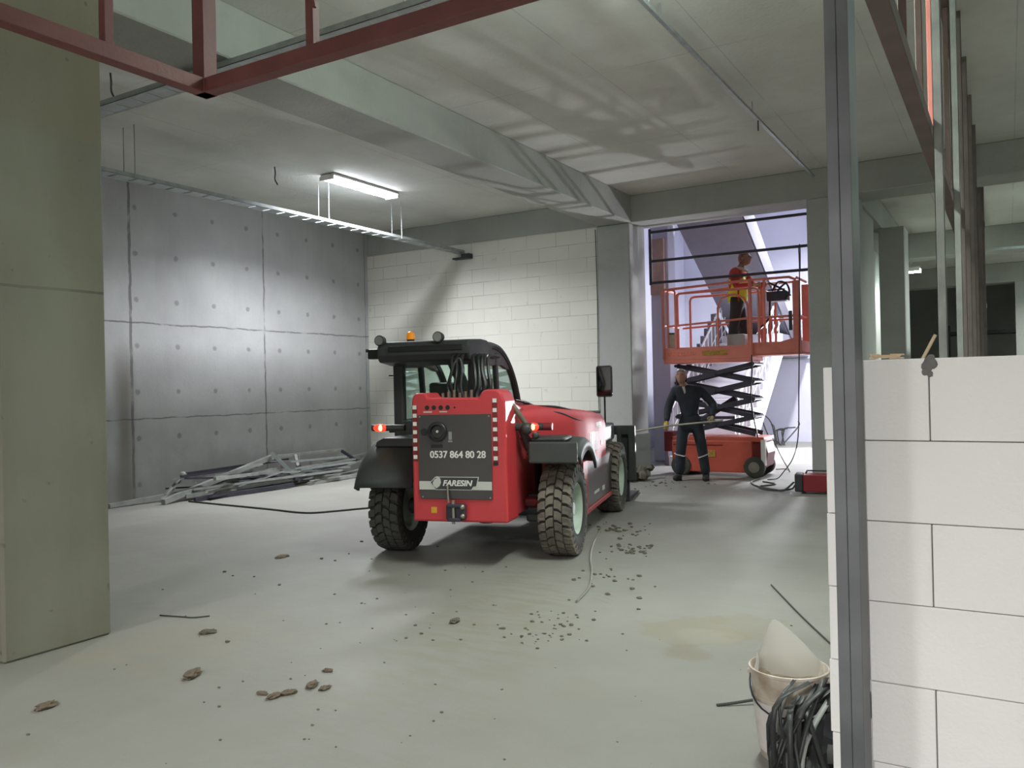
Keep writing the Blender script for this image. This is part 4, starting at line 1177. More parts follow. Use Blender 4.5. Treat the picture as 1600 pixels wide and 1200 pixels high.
# ------------------------------------------------------------------ stair room: stair, flood lamp, door frame bars
def stair():
    root = empty('staircase', (-4.95, 15.1, 0), 0, 'white concrete staircase rising to a landing behind the scissor lift', 'staircase')
    ox, oy = -4.95, 15.1
    xl, xr = -5.60-ox, -4.30-ox
    rise, run = 0.1747, 0.255
    n_ = 15
    poly = [(0, 0)]
    for i in range(n_):
        poly += [(i*run, (i+1)*rise), ((i+1)*run, (i+1)*rise)]
    top = n_*rise
    yl = n_*run
    poly += [(yl, top), (yl, top-0.48), (0.95, 0)]
    MB().prism(poly, 'x', xl, xr).build('lower_flight', 'stair', root)
    MB().box(xl, xr, yl, 6.88, top-0.2, top).build('landing', 'stair_shaded', root)
    # upper flight back towards the doorway
    y1, z1 = yl+0.9, top
    L = 6.0
    poly = []
    k = int(3.55/rise)
    for i in range(k):
        poly += [(y1-i*run*1.12, z1+i*rise), (y1-i*run*1.12, z1+(i+1)*rise)]
    ye, ze = y1-k*run*1.12, z1+k*rise
    poly += [(ye, ze), (ye, ze-0.42), (y1+0.1, z1-0.2)]
    MB().prism(poly, 'x', xl, xr-0.02).build('upper_flight', 'stair_shaded', root)
    MB().prism([(y1+0.15, z1-0.2), (y1+0.15, z1+0.20), (ye+0.05, ze+0.30), (ye+0.05, ze-0.42)], 'x', xr-0.02, xr+0.02).build('stringer', 'stringer_shaded', root)
    poly = [(0.0, 0.0), (0.0, 1.0)]
    for i in range(12):
        poly += [((i+1)*run, 1.0+i*rise), ((i+1)*run, 1.0+(i+1)*rise)]
    poly += [(3.28, 3.12), (4.75, 2.40), (6.85, 2.40), (6.85, 0.0)]
    MB().prism(poly, 'x', xl-0.08, xl-0.01).build('added_stepped_sheet', 'stair_shaded', root)  # stepped sheet added to keep the area behind the lower flight dark
    for x in (xr-0.05, xl+0.05):
        for i in range(n_):
            y = (i+0.5)*run
            z = (i+1)*rise
            MB().cyl((x, y, z), (x, y, z+0.92), 0.012, n=6).build('baluster', 'white_paint', root)
        MB().tube([(x, 0.1, rise+0.92), (x, yl, top+0.92)], 0.022, 8).build('handrail', 'white_paint', root, smooth=True)
        for h in (0.25, 0.5):
            MB().tube([(x, 0.1, rise+h), (x, yl, top+h)], 0.01, 6).build('lower_rail', 'white_paint', root, smooth=True)
stair()
lamp(-3.3, 18.2, 'added unseen lamp brightening the stair room from its high ceiling', 520, COOL, z=6.05)  # lamp added to brighten the upper stair room, standing in for light from above
# low work lamp on a tripod, standing behind the right wall of the doorway
root = empty('floodlight', (-3.15, 20.8, 0), 0, 'bright floodlight on a tripod standing in the stair room', 'floodlight')
for a in (90, 210, 330):
    MB().cyl((0.45*math.cos(R(a))*0.9, 0.45*math.sin(R(a)), 0.012), (0, 0, 0.40), 0.012, n=8).build('leg', 'dark_steel', root)
MB().cyl((0, 0, 0.35), (0, 0, 0.52), 0.018, n=10).build('pole', 'dark_steel', root)
MB().box(-0.15, 0.15, 0.03, 0.11, 0.50, 0.74).build('housing', 'dark_steel', root, bevel=0.01)
MB().box(-0.13, 0.13, 0.022, 0.03, 0.52, 0.72).build('lens', 'flood_lens', root)
area_light('flood_light', root, (0, 0.015, 0.62), 0.14, 0.12, P_FLOOD, (0.93, 0.95, 1.0), rot=(R(-90), 0, 0), spread=72)
root.rotation_euler = (0, 0, R(-27))
for i, z in enumerate((2.38, 2.13)):
    o = MB().cyl((-7.5, 21.93, z), (-2.55, 21.93, z), 0.03, n=8).build('wall_pipe', 'galv', smooth=True)
    tag(o, ('upper', 'lower')[i]+' of two thin grey pipes along the back wall of the stair room', 'pipe')

root = empty('doorway_frame', (-5.33, 13.69, 3.31), 0, 'dark steel bars set across the upper part of the doorway', 'frame')
for z in (0.90, 0.395, 0.015):
    MB().box(-0.02, 2.76, -0.02, 0.02, z-0.022, z+0.022).build('crossbar', 'dark_steel', root, bevel=0.003, seg=1)
MB().box(-0.025, 0.025, -0.022, 0.022, -0.02, 0.96).build('upright', 'dark_steel', root, bevel=0.003, seg=1)

o = MB().box(-6.17, -5.88, 15.80, 15.90, 3.36, 4.48).build('plywood_box', 'plywood', bevel=0.004)
tag(o, 'brownish plywood box fixed high on the narrow pillar behind the doorway', 'box')

# ------------------------------------------------------------------ scissor lift
def lift():
    ox, oy = -4.25, 13.93
    root = empty('scissor_lift', (ox, oy, 0), 0, 'orange red scissor lift raised in the doorway with a guard railed platform', 'scissor lift')
    B = lambda x0, x1, y0, y1, z0, z1: MB().box(x0-ox, x1-ox, y0-oy, y1-oy, z0, z1)
    fy, by = 13.56, 14.30
    base = B(-4.98, -3.62, fy+0.02, by-0.02, 0.07, 0.60).build('base', 'lift_base', root, bevel=0.02)
    B(-5.0, -3.42, fy+0.03, by-0.03, 0.58, 0.66).build('base_rim', 'lift_base', root, bevel=0.01)
    MB().prism([(-3.64-ox, 0.16), (-3.64-ox, 0.58), (-3.42-ox, 0.58), (-3.38-ox, 0.40), (-3.42-ox, 0.16)], 'y', fy+0.10-oy, by-0.1-oy).build('end_block', 'dark_red', root, bevel=0.02)
    B(-3.47, -3.40, fy+0.02, fy+0.10, 0.20, 0.62).build('end_glint', 'white_paint', root)  # white strip stands in for a glint on the end block
    B(-5.12, -4.96, fy+0.03, fy+0.3, 0.40, 0.74).build('control_cabinet', 'dark_red', root, bevel=0.01)
    B(-4.43, -4.22, fy+0.012, fy+0.02, 0.32, 0.44).build('yellow_decal', 'olive_sticker', root)
    MB().box(-4.95-ox, -4.1-ox, fy+0.012-oy, fy+0.02-oy, 0.515, 0.53).build('cover_seam', 'dark_red', root)
    for x in (-4.82, -3.58):
        for y in (fy+0.05, by-0.05):
            w = MB().cyl((x-ox, y-0.06-oy, 0.17), (x-ox, y+0.06-oy, 0.17), 0.17, n=24).build('wheel', 'tyre_dark_shaded', root, bevel=0.015, smooth=True)
            MB().cyl((x-ox, y-0.068-oy, 0.17), (x-ox, y-0.06-oy, 0.17), 0.09, n=16).build('hub', 'chrome', w)
    # scissor arms, four crossings high, near and far pair
    z0, z1, nl = 0.70, 1.86, 4
    xa, xb = -4.90, -3.58
    h = (z1-z0)/nl
    for i in range(nl):
        za, zb = z0+i*h, z0+(i+1)*h
        for y, dy in ((fy+0.14, 0.03), (by-0.14, 0.03)):
            MB().bar((xa-ox, y-dy-oy, za), (xb-ox, y-dy-oy, zb), 0.04, 0.075).build('scissor_arm', 'dark_steel', root, bevel=0.004, seg=1)
            MB().bar((xa-ox, y+dy-oy, zb), (xb-ox, y+dy-oy, za), 0.04, 0.075).build('scissor_arm', 'dark_steel', root, bevel=0.004, seg=1)
        for x, z in (((xa+xb)/2, (za+zb)/2), (xb, zb), (xa, zb)):
            MB().cyl((x-ox, fy+0.07-oy, z), (x-ox, by-0.07-oy, z), 0.025, n=10).build('pivot_tube', 'dark_steel', root)
    MB().cyl((-4.75-ox, 13.93-oy, 0.80), (-3.95-ox, 13.93-oy, 1.30), 0.05, n=12).build('lift_cylinder', 'dark_steel', root, smooth=True)
    B(-4.7, -3.9, fy+0.09, fy+0.10, 0.95, 1.0).build('cable_guard', 'dark_steel', root)
    # platform
    B(-5.08, -3.58, fy, by, 1.90, 1.98).build('platform_deck', 'lift_orange', root, bevel=0.01)
    for y in (fy-0.005, by-0.015):
        B(-5.08, -3.60, y, y+0.02, 1.96, 2.17).build('toe_board', 'lift_orange', root, bevel=0.004)
        B(-3.66, -2.79, y+0.02, y+0.04, 2.01, 2.20).build('toe_board', 'lift_orange', root, bevel=0.004)
    B(-5.085, -5.065, fy, by, 1.96, 2.17).build('toe_board', 'lift_orange', root)
    B(-2.81, -2.79, fy+0.02, by-0.02, 2.01, 2.20).build('toe_board', 'lift_orange', root)
    B(-3.8, -2.79, fy+0.03, by-0.03, 1.985, 2.02).build('extension_deck', 'lift_orange', root)
    MB().prism([(-3.15-ox, 2.19), (-2.95-ox, 2.24), (-2.80-ox, 2.28), (-2.80-ox, 2.19)], 'y', fy+0.02-oy, fy+0.04-oy).build('gusset', 'lift_orange', root)
    def rail(pts, r=0.021, name='guard_rail', m='lift_orange'):
        return MB().tube([(p[0]-ox, p[1]-oy, p[2]) for p in pts], r, 8).build(name, m, root, smooth=True)
    def arch(x0, x1, y, zt, zb, c=0.07, r=0.021, name='rail_hoop'):
        return rail([(x0, y, zb), (x0, y, zt-c), (x0+c*0.3, y, zt-c*0.3), (x0+c, y, zt), (x1-c, y, zt), (x1-c*0.3, y, zt-c*0.3), (x1, y, zt-c), (x1, y, zb)], r, name)
    for y in (fy, by-0.01):
        arch(-4.84, -3.45, y, 3.09, 2.15)
        rail([(-5.06, y, 3.17), (-3.55, y, 3.22)])
        rail([(-4.98, y, 2.54), (-3.6, y, 2.60)], 0.017)
        rail([(-3.6, y+0.02, 2.60), (-2.82, y+0.02, 2.60)], 0.019)
        rail([(-3.6, y+0.02, 3.22), (-2.95, y+0.02, 3.22)], 0.02)
        rail([(-3.58, y-0.01, 1.98), (-3.58, y-0.01, 3.22)], 0.028, 'guard_post')
        rail([(-3.36, y+0.02, 2.18), (-3.36, y+0.02, 3.20)], 0.020, 'guard_post')
    arch(-4.12, -3.62, fy-0.005, 3.0, 2.15, 0.2, 0.018)
    # left end gate
    for y in (fy, by-0.01):
        rail([(-5.07, y, 1.98), (-5.08, y, 3.10), (-5.06, y, 3.17)], 0.026, 'guard_post')
    rail([(-5.07, fy, 3.17), (-5.07, by, 3.17)])
    rail([(-5.07, fy, 2.56), (-5.07, by, 2.56)])
    arch(-5.0, -4.86, fy+0.01, 3.16, 2.15, 0.04, 0.017)
    # right end
    for y in (fy+0.02, by-0.03):
        B(-2.92, -2.80, y-0.01, y+0.02, 2.2, 3.16).build('guard_post', 'lift_orange', root, bevel=0.012)
    rail([(-2.85, fy+0.02, 3.2), (-2.85, by-0.02, 3.2)])
    rail([(-2.85, fy+0.02, 2.6), (-2.85, by-0.02, 2.6)])
    rail([(-2.97, fy+0.02, 3.22), (-2.86, fy+0.02, 3.17)])
    B(-2.98, -2.93, fy+0.0, fy+0.04, 2.37, 2.68).build('latch_box', 'black_plastic', root, bevel=0.005)
    B(-5.0, -4.86, fy+0.01, fy+0.12, 2.17, 2.42).build('manual_box', 'plywood', root, bevel=0.01)
    B(-4.98, -4.88, fy+0.005, fy+0.01, 2.40, 2.43).build('manual_lid', 'black_plastic', root)
    # upper control box with cables
    cb = B(-3.35, -3.02, fy+0.1, fy+0.32, 2.86, 3.02).build('control_box', 'dark_steel', root, bevel=0.02)
    B(-3.32, -3.05, fy+0.08, fy+0.1, 3.03, 3.05).build('control_lid', 'black', cb)
    for k, pts in enumerate((((-3.25, 3.02), (-3.15, 3.16), (-3.02, 3.12), (-2.98, 2.98), (-3.05, 2.88)), ((-3.3, 3.16), (-3.12, 3.06), (-3.0, 2.97), (-2.97, 2.92)), ((-3.02, 3.15), (-3.12, 3.08), (-3.22, 2.95)), ((-3.3, 2.9), (-3.32, 2.6), (-3.45, 2.45), (-3.55, 2.35)))):
        MB().tube(smooth_pts([(x-ox, fy+0.09-oy+0.02*k, z) for x, z in pts]), 0.017, 6).build('control_cable', 'black', root, smooth=True)
    MB().tube(smooth_pts([(-3.57-ox, fy-0.03-oy, z) for z in (2.0, 1.7)]+[(-3.6-ox, fy-0.03-oy, 1.3), (-3.55-ox, fy-0.02-oy, 0.9), (-3.5-ox, fy-0.02-oy, 0.66)]), 0.012, 6).build('drop_cable', 'black', root, smooth=True)
    B(-4.40, -3.98, fy-0.012, fy-0.005, 2.02, 2.10).build('faded_decal', 'olive_sticker', root)
    # text like worn marks are unreadable in the photo, the strip behind them is paler
    B(-5.02, -4.5, fy-0.011, fy-0.005, 2.03, 2.09).build('faded_decal', 'lift_orange_pale', root)
M['lift_orange_pale'] = mat('worn_pale_orange_strip', (216, 120, 98), 0.6, var=0.3, scale=30)
lift()
o = MB().box(-4.02, -3.72, 13.68, 13.95, 1.985, 2.36).build('tool_crate', 'panel_pale', bevel=0.02)
tag(o, 'pale grey crate standing on the lift platform at the feet of the worker', 'crate')

# ------------------------------------------------------------------ people
def head_geo(mb, c, yaw_, tilt, r=0.105, roll_=0.0):
    """head with jaw, nose, brow, mouth and ears; faces local -y before turning"""
    T = Matrix.Translation(c) @ Matrix.Rotation(yaw_, 4, 'Z') @ Matrix.Rotation(tilt, 4, 'X') @ Matrix.Rotation(roll_, 4, 'Y')
    n, m_ = 24, 18
    vs, fs = [], []
    for i in range(m_+1):
        th = math.pi*i/m_
        for k in range(n):
            a = 2*math.pi*k/n
            x, y, z = math.sin(th)*math.cos(a), math.sin(th)*math.sin(a), math.cos(th)
            front = max(0, -y)
            w = 0.78 if z > -0.1 else 0.78-0.28*min(1, (-z-0.1))
            px, py, pz = x*w, y*0.95, z*1.15
            if z < -0.2 and y > 0: py *= 0.75
            nose = math.exp(-((x/0.16)**2))*math.exp(-(((z+0.12)/0.22)**2))*front
            py -= 0.24*nose
            eye = (math.exp(-(((abs(x)-0.36)/0.16)**2)) * math.exp(-(((z-0.08)/0.12)**2)))*front
            py += 0.10*eye
            brow = math.exp(-(((z-0.24)/0.08)**2))*front
            py -= 0.04*brow
            lip = math.exp(-((x/0.3)**2))*math.exp(-(((z+0.48)/0.07)**2))*front
            py -= 0.05*lip
            chin = math.exp(-((x/0.3)**2))*math.exp(-(((z+0.82)/0.15)**2))
            py -= 0.12*chin
            vs.append((px*r, py*r, pz*r))
    for i in range(m_):
        for k in range(n):
            fs.append((i*n+k, (i+1)*n+k, (i+1)*n+(k+1) % n, i*n+(k+1) % n))
    mb.add(vs, fs, T)
    for s_ in (-1, 1):
        e = MB().ball((s_*0.80*r, 0.05*r, -0.02*r), 0.26*r, 10, 8, (0.35, 0.7, 1.1))
        mb.add(e.v, e.f, T)
    return T

def person(root, J, head, cloth, hands, hairm, extra=None, hat=None):
    """J: joints in local metres"""
    body = {k: v for k, v in J.items()}
    rad = dict(pelvis=(.12, .10), waist=(.12, .09), chest=(.14, .10), neck=(.055, .055), headb=(.06, .06),
               shL=(.055, .055), elL=(.042, .042), wrL=(.030, .030), shR=(.055, .055), elR=(.042, .042), wrR=(.030, .030),
               hipL=(.085, .085), knL=(.06, .06), anL=(.042, .042), hipR=(.085, .085), knR=(.06, .06), anR=(.042, .042))
    E_ = [('pelvis', 'waist'), ('waist', 'chest'), ('chest', 'neck'), ('neck', 'headb'), ('chest', 'shL'), ('shL', 'elL'), ('elL', 'wrL'), ('chest', 'shR'), ('shR', 'elR'), ('elR', 'wrR'),
          ('pelvis', 'hipL'), ('hipL', 'knL'), ('knL', 'anL'), ('pelvis', 'hipR'), ('hipR', 'knR'), ('knR', 'anR')]
    jj = {k: tuple(J[k]) + rad[k] for k in rad}
    bo = skin_body('body', jj, E_, 'skin', root, 'pelvis')
    mb = MB()
    me = bo.data
    mb.add([v.co for v in me.vertices], [tuple(p.vertices) for p in me.polygons])
    T = head_geo(mb, head[0], head[1], head[2], head[3])
    bpy.data.objects.remove(bo)
    bo = mb.build('body', 'skin', root, smooth=True, angle=180)
    # eyes
    r = head[3]
    for s_ in (-1, 1):
        e = MB().ball((s_*0.30*r, -0.80*r, 0.08*r), 0.11*r, 10, 8)
        MB().add(e.v, e.f, T).build('eye', 'eye_white', bo, smooth=True)
    # hair cap
    hm = MB()
    vs, fs = [], []
    n, m_ = 24, 10
    for i in range(m_+1):
        th = (math.pi*0.56)*i/m_
        for k in range(n):
            a = 2*math.pi*k/n
            x, y, z = math.sin(th)*math.cos(a), math.sin(th)*math.sin(a), math.cos(th)
            lift_ = 1.06
            yy = y*0.97
            if y < -0.1 and z < 0.42: lift_ = 0.90
            if y > 0 and z < 0: z *= 2.2
            vs.append((x*0.80*lift_*r, yy*lift_*r, z*1.17*lift_*r))
    for i in range(m_):
        for k in range(n):
            fs.append((i*n+k, (i+1)*n+k, (i+1)*n+(k+1) % n, i*n+(k+1) % n))
    hm.add(vs, fs, T)
    hm.build('hair' if not hat else 'cap', hat or hairm, root, smooth=True, angle=180)
    # upper garment
    def garment(name, keys, edges, add, m, rt, over=None):
        d = {}
        for k in keys:
            a, c = rad[k]
            q = (over or {}).get(k, add)
            d[k] = tuple(J[k]) + (a+q, c+q)
        return skin_body(name, d, edges, m, root, rt)
    upk = ['pelvis', 'waist', 'chest', 'neck', 'shL', 'elL', 'wrL', 'shR', 'elR', 'wrR']
    ue = [e for e in E_ if e[0] in upk and e[1] in upk]
    garment(cloth[0], upk, ue, 0.026, cloth[1], 'pelvis', {'neck': 0.006, 'wrL': 0.016, 'wrR': 0.016})
    lok = ['waist', 'pelvis', 'hipL', 'knL', 'anL', 'hipR', 'knR', 'anR']
    le = [e for e in E_ if e[0] in lok and e[1] in lok]
    tr = garment('trousers', lok, le, 0.028, cloth[2], 'pelvis', {'waist': 0.012, 'anL': 0.036, 'anR': 0.036})
    for s_, k in (('L', 'anL'), ('R', 'anR')):
        a = Vector(J[k])
        tdir = Vector(J['toe'+s_])
        d = {'a': (a.x, a.y, a.z+0.03, .062), 'h': (a.x-tdir.x*0.03, a.y-tdir.y*0.03, 0.055, .052), 'm': (a.x+tdir.x*0.10, a.y+tdir.y*0.10, 0.05, .052), 't': (a.x+tdir.x*0.20, a.y+tdir.y*0.20, 0.045, .045)}
        skin_body('boot', d, [('a', 'h'), ('h', 'm'), ('m', 't')], 'boot', root, 'h')
    # gloves with five fingers each, curled round what they hold
    for s_, (dirv, curl, m) in hands.items():
        w = Vector(J['wr'+s_])
        dv = Vector(dirv).normalized()
        cu_ = Vector(curl).normalized()
        sd = dv.cross(cu_).normalized()
        palm = w + dv*0.06
        d = {'w': tuple(w)+(.032, .028), 'p': tuple(palm)+(.038, .022), 'k': tuple(w+dv*0.10)+(.036, .018)}
        ed = [('w', 'p'), ('p', 'k')]
        g = skin_body('glove', d, ed, m, root, 'p')
        for i, (off, ln) in enumerate(((-0.030, 0.070), (-0.010, 0.080), (0.010, 0.076), (0.030, 0.060))):
            b0 = w + dv*0.095 + sd*off
            f = {'a': tuple(b0)+(.011,), 'b': tuple(b0+dv*ln*0.40+cu_*0.008)+(.0105,), 'c': tuple(b0+dv*ln*0.50+cu_*ln*0.42)+(.0095,), 'd': tuple(b0+dv*ln*0.15+cu_*ln*0.62)+(.0085,)}
            skin_body('finger', f, [('a', 'b'), ('b', 'c'), ('c', 'd')], m, g, 'a', sub=1)
        b0 = w + dv*0.035 - sd*0.030
        f = {'a': tuple(b0)+(.014,), 'b': tuple(b0-sd*0.022+dv*0.03+cu_*0.012)+(.0125,), 'c': tuple(b0-sd*0.012+dv*0.055+cu_*0.038)+(.011,)}
        skin_body('thumb', f, [('a', 'b'), ('b', 'c')], m, g, 'a', sub=1)
    return bo
M['eye_white'] = mat('dark_eye', (60, 48, 44), 0.3)

# worker on the floor, turned to the camera, holding a long bar
def worker_floor():
    root = empty('person', (-4.40, 12.86, 0), R(19), 'person in dark navy workwear standing on the floor holding a long bar before the lift', 'person')
    J = dict(pelvis=(0.00, 0.02, 0.95), waist=(0.00, 0.01, 1.12), chest=(-0.03, -0.02, 1.37), neck=(-0.09, -0.05, 1.53), headb=(-0.115, -0.09, 1.60),
             shL=(-0.235, -0.03, 1.44), elL=(-0.34, -0.08, 1.17), wrL=(-0.36, -0.26, 0.965),
             shR=(0.175, 0.0, 1.44), elR=(0.385, 0.0, 1.20), wrR=(0.345, -0.21, 1.03),
             hipL=(-0.10, 0.02, 0.89), knL=(-0.155, -0.02, 0.50), anL=(-0.175, 0.03, 0.09),
             hipR=(0.12, 0.02, 0.89), knR=(0.18, -0.03, 0.50), anR=(0.235, 0.0, 0.09),
             toeL=(-0.5, -0.75, 0), toeR=(-0.15, -0.95, 0))
    person(root, J, (Vector((-0.12, -0.115, 1.665)), R(-12), R(-22), 0.108), ('jacket', 'navy', 'navy'),
           {'L': ((-0.15, -0.5, -0.6), (0.6, 0.3, -0.5), 'glove'), 'R': ((-0.25, -0.7, -0.5), (-0.5, 0.5, -0.5), 'glove_tan')}, 'hair')
    # open collar, knee bands, cuffs
    MB().prism([(-0.115, 1.51), (-0.07, 1.51), (-0.055, 1.42), (-0.075, 1.39)], 'y', -0.185, -0.165).build('shirt_collar', 'shirt', root, bevel=0.005)
    MB().tube([(-0.155-0.10, 0.05, 0.435), (-0.21, -0.09, 0.42), (-0.11, -0.11, 0.40), (-0.075, -0.02, 0.405)], 0.011, 8).build('reflective_band', 'reflective', root, smooth=True)
    MB().tube([(0.115, 0.03, 0.37), (0.13, -0.10, 0.375), (0.22, -0.125, 0.41), (0.285, -0.03, 0.435)], 0.011, 8).build('reflective_band', 'reflective', root, smooth=True)
    MB().tube([(0.21, -0.13, 1.27), (0.25, -0.10, 1.25), (0.285, -0.085, 1.20)], 0.012, 8).build('reflective_patch', 'reflective', root, smooth=True)
worker_floor()
# the bar in the hands
c19, s19 = math.cos(R(19)), math.sin(R(19))
def w1(x, y, z): return (-4.40+c19*x-s19*y, 12.86+s19*x+c19*y, z)
o = MB().tube([w1(-1.05, -0.43, 0.79), w1(-0.39, -0.35, 0.895), w1(0.30, -0.34, 0.955), w1(0.50, -0.33, 0.975)], 0.016, 10).build('long_bar', 'chrome', smooth=True)
tag(o, 'long thin metal bar held level in both hands by the person in navy', 'bar')

# worker on the platform, busy to the right
def worker_lift():
    root = empty('person', (-3.90, 14.02, 1.985), R(16), 'person in orange red top and yellow green vest working on the raised lift platform', 'person')
    J = dict(pelvis=(-0.02, 0.0, 0.93), waist=(-0.02, 0.0, 1.10), chest=(0.00, 0.0, 1.36), neck=(0.05, -0.01, 1.52), headb=(0.09, -0.02, 1.58),
             shL=(-0.07, -0.19, 1.42), elL=(-0.03, -0.27, 1.16), wrL=(0.22, -0.30, 1.18),
             shR=(0.10, 0.17, 1.42), elR=(0.25, 0.14, 1.20), wrR=(0.47, 0.04, 1.22),
             hipL=(-0.03, -0.10, 0.87), knL=(-0.09, -0.13, 0.48), anL=(-0.14, -0.14, 0.09),
             hipR=(0.00, 0.10, 0.87), knR=(0.08, 0.11, 0.48), anR=(0.10, 0.12, 0.09),
             toeL=(0.8, -0.3, 0), toeR=(0.9, -0.1, 0))
    person(root, J, (Vector((0.115, -0.03, 1.655)), R(70), R(-14), 0.108), ('sweatshirt', 'orange_cloth', 'charcoal_cloth'),
           {'L': ((0.9, -0.1, 0.1), (0.2, 0.8, -0.2), 'glove_tan'), 'R': ((0.9, -0.3, 0.0), (0.1, 0.3, -0.8), 'glove_tan')}, 'hair', hat='helmet')
    d = {'p': (-0.02, 0.0, 0.93, .185, .160), 'w': (-0.02, 0.0, 1.12, .185, .155), 'c': (0.0, 0.0, 1.28, .180, .145), 'u': (0.02, 0.0, 1.43, .13, .10)}
    skin_body('vest', d, [('p', 'w'), ('w', 'c'), ('c', 'u')], 'vest', root, 'w')
    MB().box(-0.012, 0.012, -0.168, -0.160, 0.93, 1.22).build('vest_seam', 'orange_cloth', root)
    MB().tube([(-0.02, -0.14, 1.50), (0.08, -0.165, 1.47), (0.16, -0.10, 1.43)], 0.022, 8).build('collar', 'shirt', root, smooth=True)
worker_lift()

# ------------------------------------------------------------------ welding set, cables by the doorway
root = empty('welding_machine', (-2.35, 11.98, 0), R(8), 'dark red metal welding set with black front on the floor by the right pillar', 'machine')
MB().box(-0.13, 0.36, -0.12, 0.16, 0.03, 0.27).build('case', 'red_box', root, bevel=0.015)
MB().box(-0.24, -0.13, -0.12, 0.16, 0.025, 0.275).build('front_panel', 'box_front', root, bevel=0.02)
for x in (-0.15, 0.28):
    MB().box(x, x+0.05, -0.10, 0.14, 0, 0.03).build('foot', 'black', root)
MB().tube([(-0.1, 0.02, 0.27), (-0.08, 0.02, 0.31), (0.3, 0.02, 0.31), (0.32, 0.02, 0.27)], 0.012, 8).build('handle', 'black', root, smooth=True)
def cable(pts, r, name, m, label, cat='cable', k=5, grp=None):
    o = MB().tube(smooth_pts(pts, k), r, 6).build(name, m, smooth=True)
    return tag(o, label, cat, grp)
cable([(-2.60, 11.93, 0.15), (-2.72, 11.85, 0.04), (-2.9, 12.1, 0.012), (-3.1, 12.25, 0.012), (-3.3, 12.5, 0.012), (-3.45, 12.9, 0.012), (-3.4, 13.2, 0.03)], 0.013, 'welding_cable', 'cable', 'dark cable running from the red welding set to the scissor lift')
cable([(-2.60, 12.0, 0.10), (-2.7, 12.15, 0.02), (-2.95, 12.0, 0.012), (-3.2, 12.35, 0.012), (-3.05, 12.75, 0.012), (-3.3, 13.0, 0.012)], 0.012, 'welding_cable', 'cable', 'looped second dark cable lying in front of the scissor lift')
cable([(-2.75, 13.38, 3.30), (-2.745, 13.38, 3.66), (-2.76, 13.36, 3.62), (-2.75, 13.33, 3.3), (-2.77, 13.32, 2.4), (-2.80, 13.32, 1.4), (-2.83, 13.34, 0.7), (-2.93, 13.4, 0.35), (-3.1, 13.5, 0.12), (-3.2, 13.5, 0.012), (-3.3, 13.3, 0.012)], 0.009, 'hanging_cable', 'cable', 'thin dark cable hanging down from the doorway bars beside the lift')
cable([(-3.38, 14.0, 0.62), (-3.32, 14.3, 0.3), (-3.25, 14.6, 0.012), (-3.4, 15.0, 0.012), (-3.55, 14.9, 0.012)], 0.009, 'lift_cable', 'cable', 'short cable curling on the floor behind the scissor lift')
for i in range(9):
    a = random.uniform(0, 6.28)
    p = Vector((-4.85+random.uniform(-0.2, 0.25), 20.6+random.uniform(-0.2, 0.3), 0.02))
    q = p + Vector((math.cos(a)*0.45, math.sin(a)*0.45, random.uniform(0.2, 1.1)))
    mid = (p+q)/2 + Vector((random.uniform(-.2, .2), random.uniform(-.2, .2), 0.15))
    o = MB().tube(smooth_pts([p, mid, q]), 0.016, 6).build('bent_rod', 'cable', smooth=True)
    tag(o, 'bent thin rod in the tangled scrap heap below the staircase', 'rod', 'scrap rods under the stair')

# ------------------------------------------------------------------ heap of steel profiles on the left
def profile(name, a, b_, w, m, label, grp=None, kind='c'):
    a, b_ = Vector(a), Vector(b_)
    mb = MB()
    if kind == 'box':
        mb.bar(a, b_, w, w)
    elif kind == 'c':
        d = (b_-a).normalized()
        u = Vector((0, 0, 1))
        x = d.cross(u).normalized()
        z = x.cross(d)
        t = 0.004
        for (c, s0, s1) in ((Vector((0, 0, 0)), w, t), (x*(w/2), t, w*0.5), (-x*(w/2), t, w*0.5)):
            q = c + (z*(w*0.25) if s1 > t else Vector((0, 0, 0)))
            mb.bar(a+q, b_+q, s0, s1)
    else:
        mb.tube([a, (a+b_)/2+Vector((0, 0, -0.02)), b_], w/2, 8)
    o = mb.build(name, m, bevel=0)
    return tag(o, label, 'steel profile', grp)
profile('steel_profile', (-10.72, 6.95, 0.035), (-10.62, 8.45, 0.10), 0.06, 'galv_dull', 'pale steel profile lying lowest at the left end of the scrap heap', kind='box')
profile('steel_profile', (-10.30, 7.50, 0.04), (-10.72, 9.92, 0.47), 0.075, 'galv_dull', 'long light steel profile rising diagonally out of the scrap heap', kind='box')
profile('steel_profile', (-10.82, 8.28, 0.34), (-10.95, 10.5, 0.37), 0.045, 'dark_steel', 'long dark level profile on the back of the scrap heap', kind='box')
profile('steel_profile', (-10.58, 7.70, 0.03), (-10.82, 8.27, 0.33), 0.06, 'galv_dull', 'short profile propped under the left end of the dark level one', kind='c')
profile('steel_profile', (-10.62, 9.80, 0.54), (-10.22, 10.05, 0.05), 0.085, 'galv', 'short broad shiny profile leaning in the middle of the scrap heap', kind='c')
profile('steel_profile', (-10.72, 10.46, 0.47), (-10.50, 10.36, 0.03), 0.07, 'galv_dull', 'upright short profile right of the leaning shiny one', kind='c')
profile('steel_profile', (-10.80, 10.1, 0.46), (-10.85, 11.85, 0.45), 0.045, 'galv_dull', 'topmost level profile at the right part of the scrap heap', kind='box')
profile('steel_profile', (-10.82, 11.74, 0.43), (-10.5, 11.80, 0.24), 0.05, 'dark_steel', 'short dark profile bent down from the topmost level one', kind='box')
profile('steel_profile', (-10.45, 9.0, 0.24), (-10.2, 11.0, 0.06), 0.05, 'galv_dull', 'profile sloping down towards the wheel in front of the scrap heap', kind='c')
profile('steel_profile', (-10.3, 10.4, 0.08), (-10.55, 12.3, 0.27), 0.07, 'galv_dull', 'wide profile at the right end of the scrap heap, behind the black fender', kind='c')
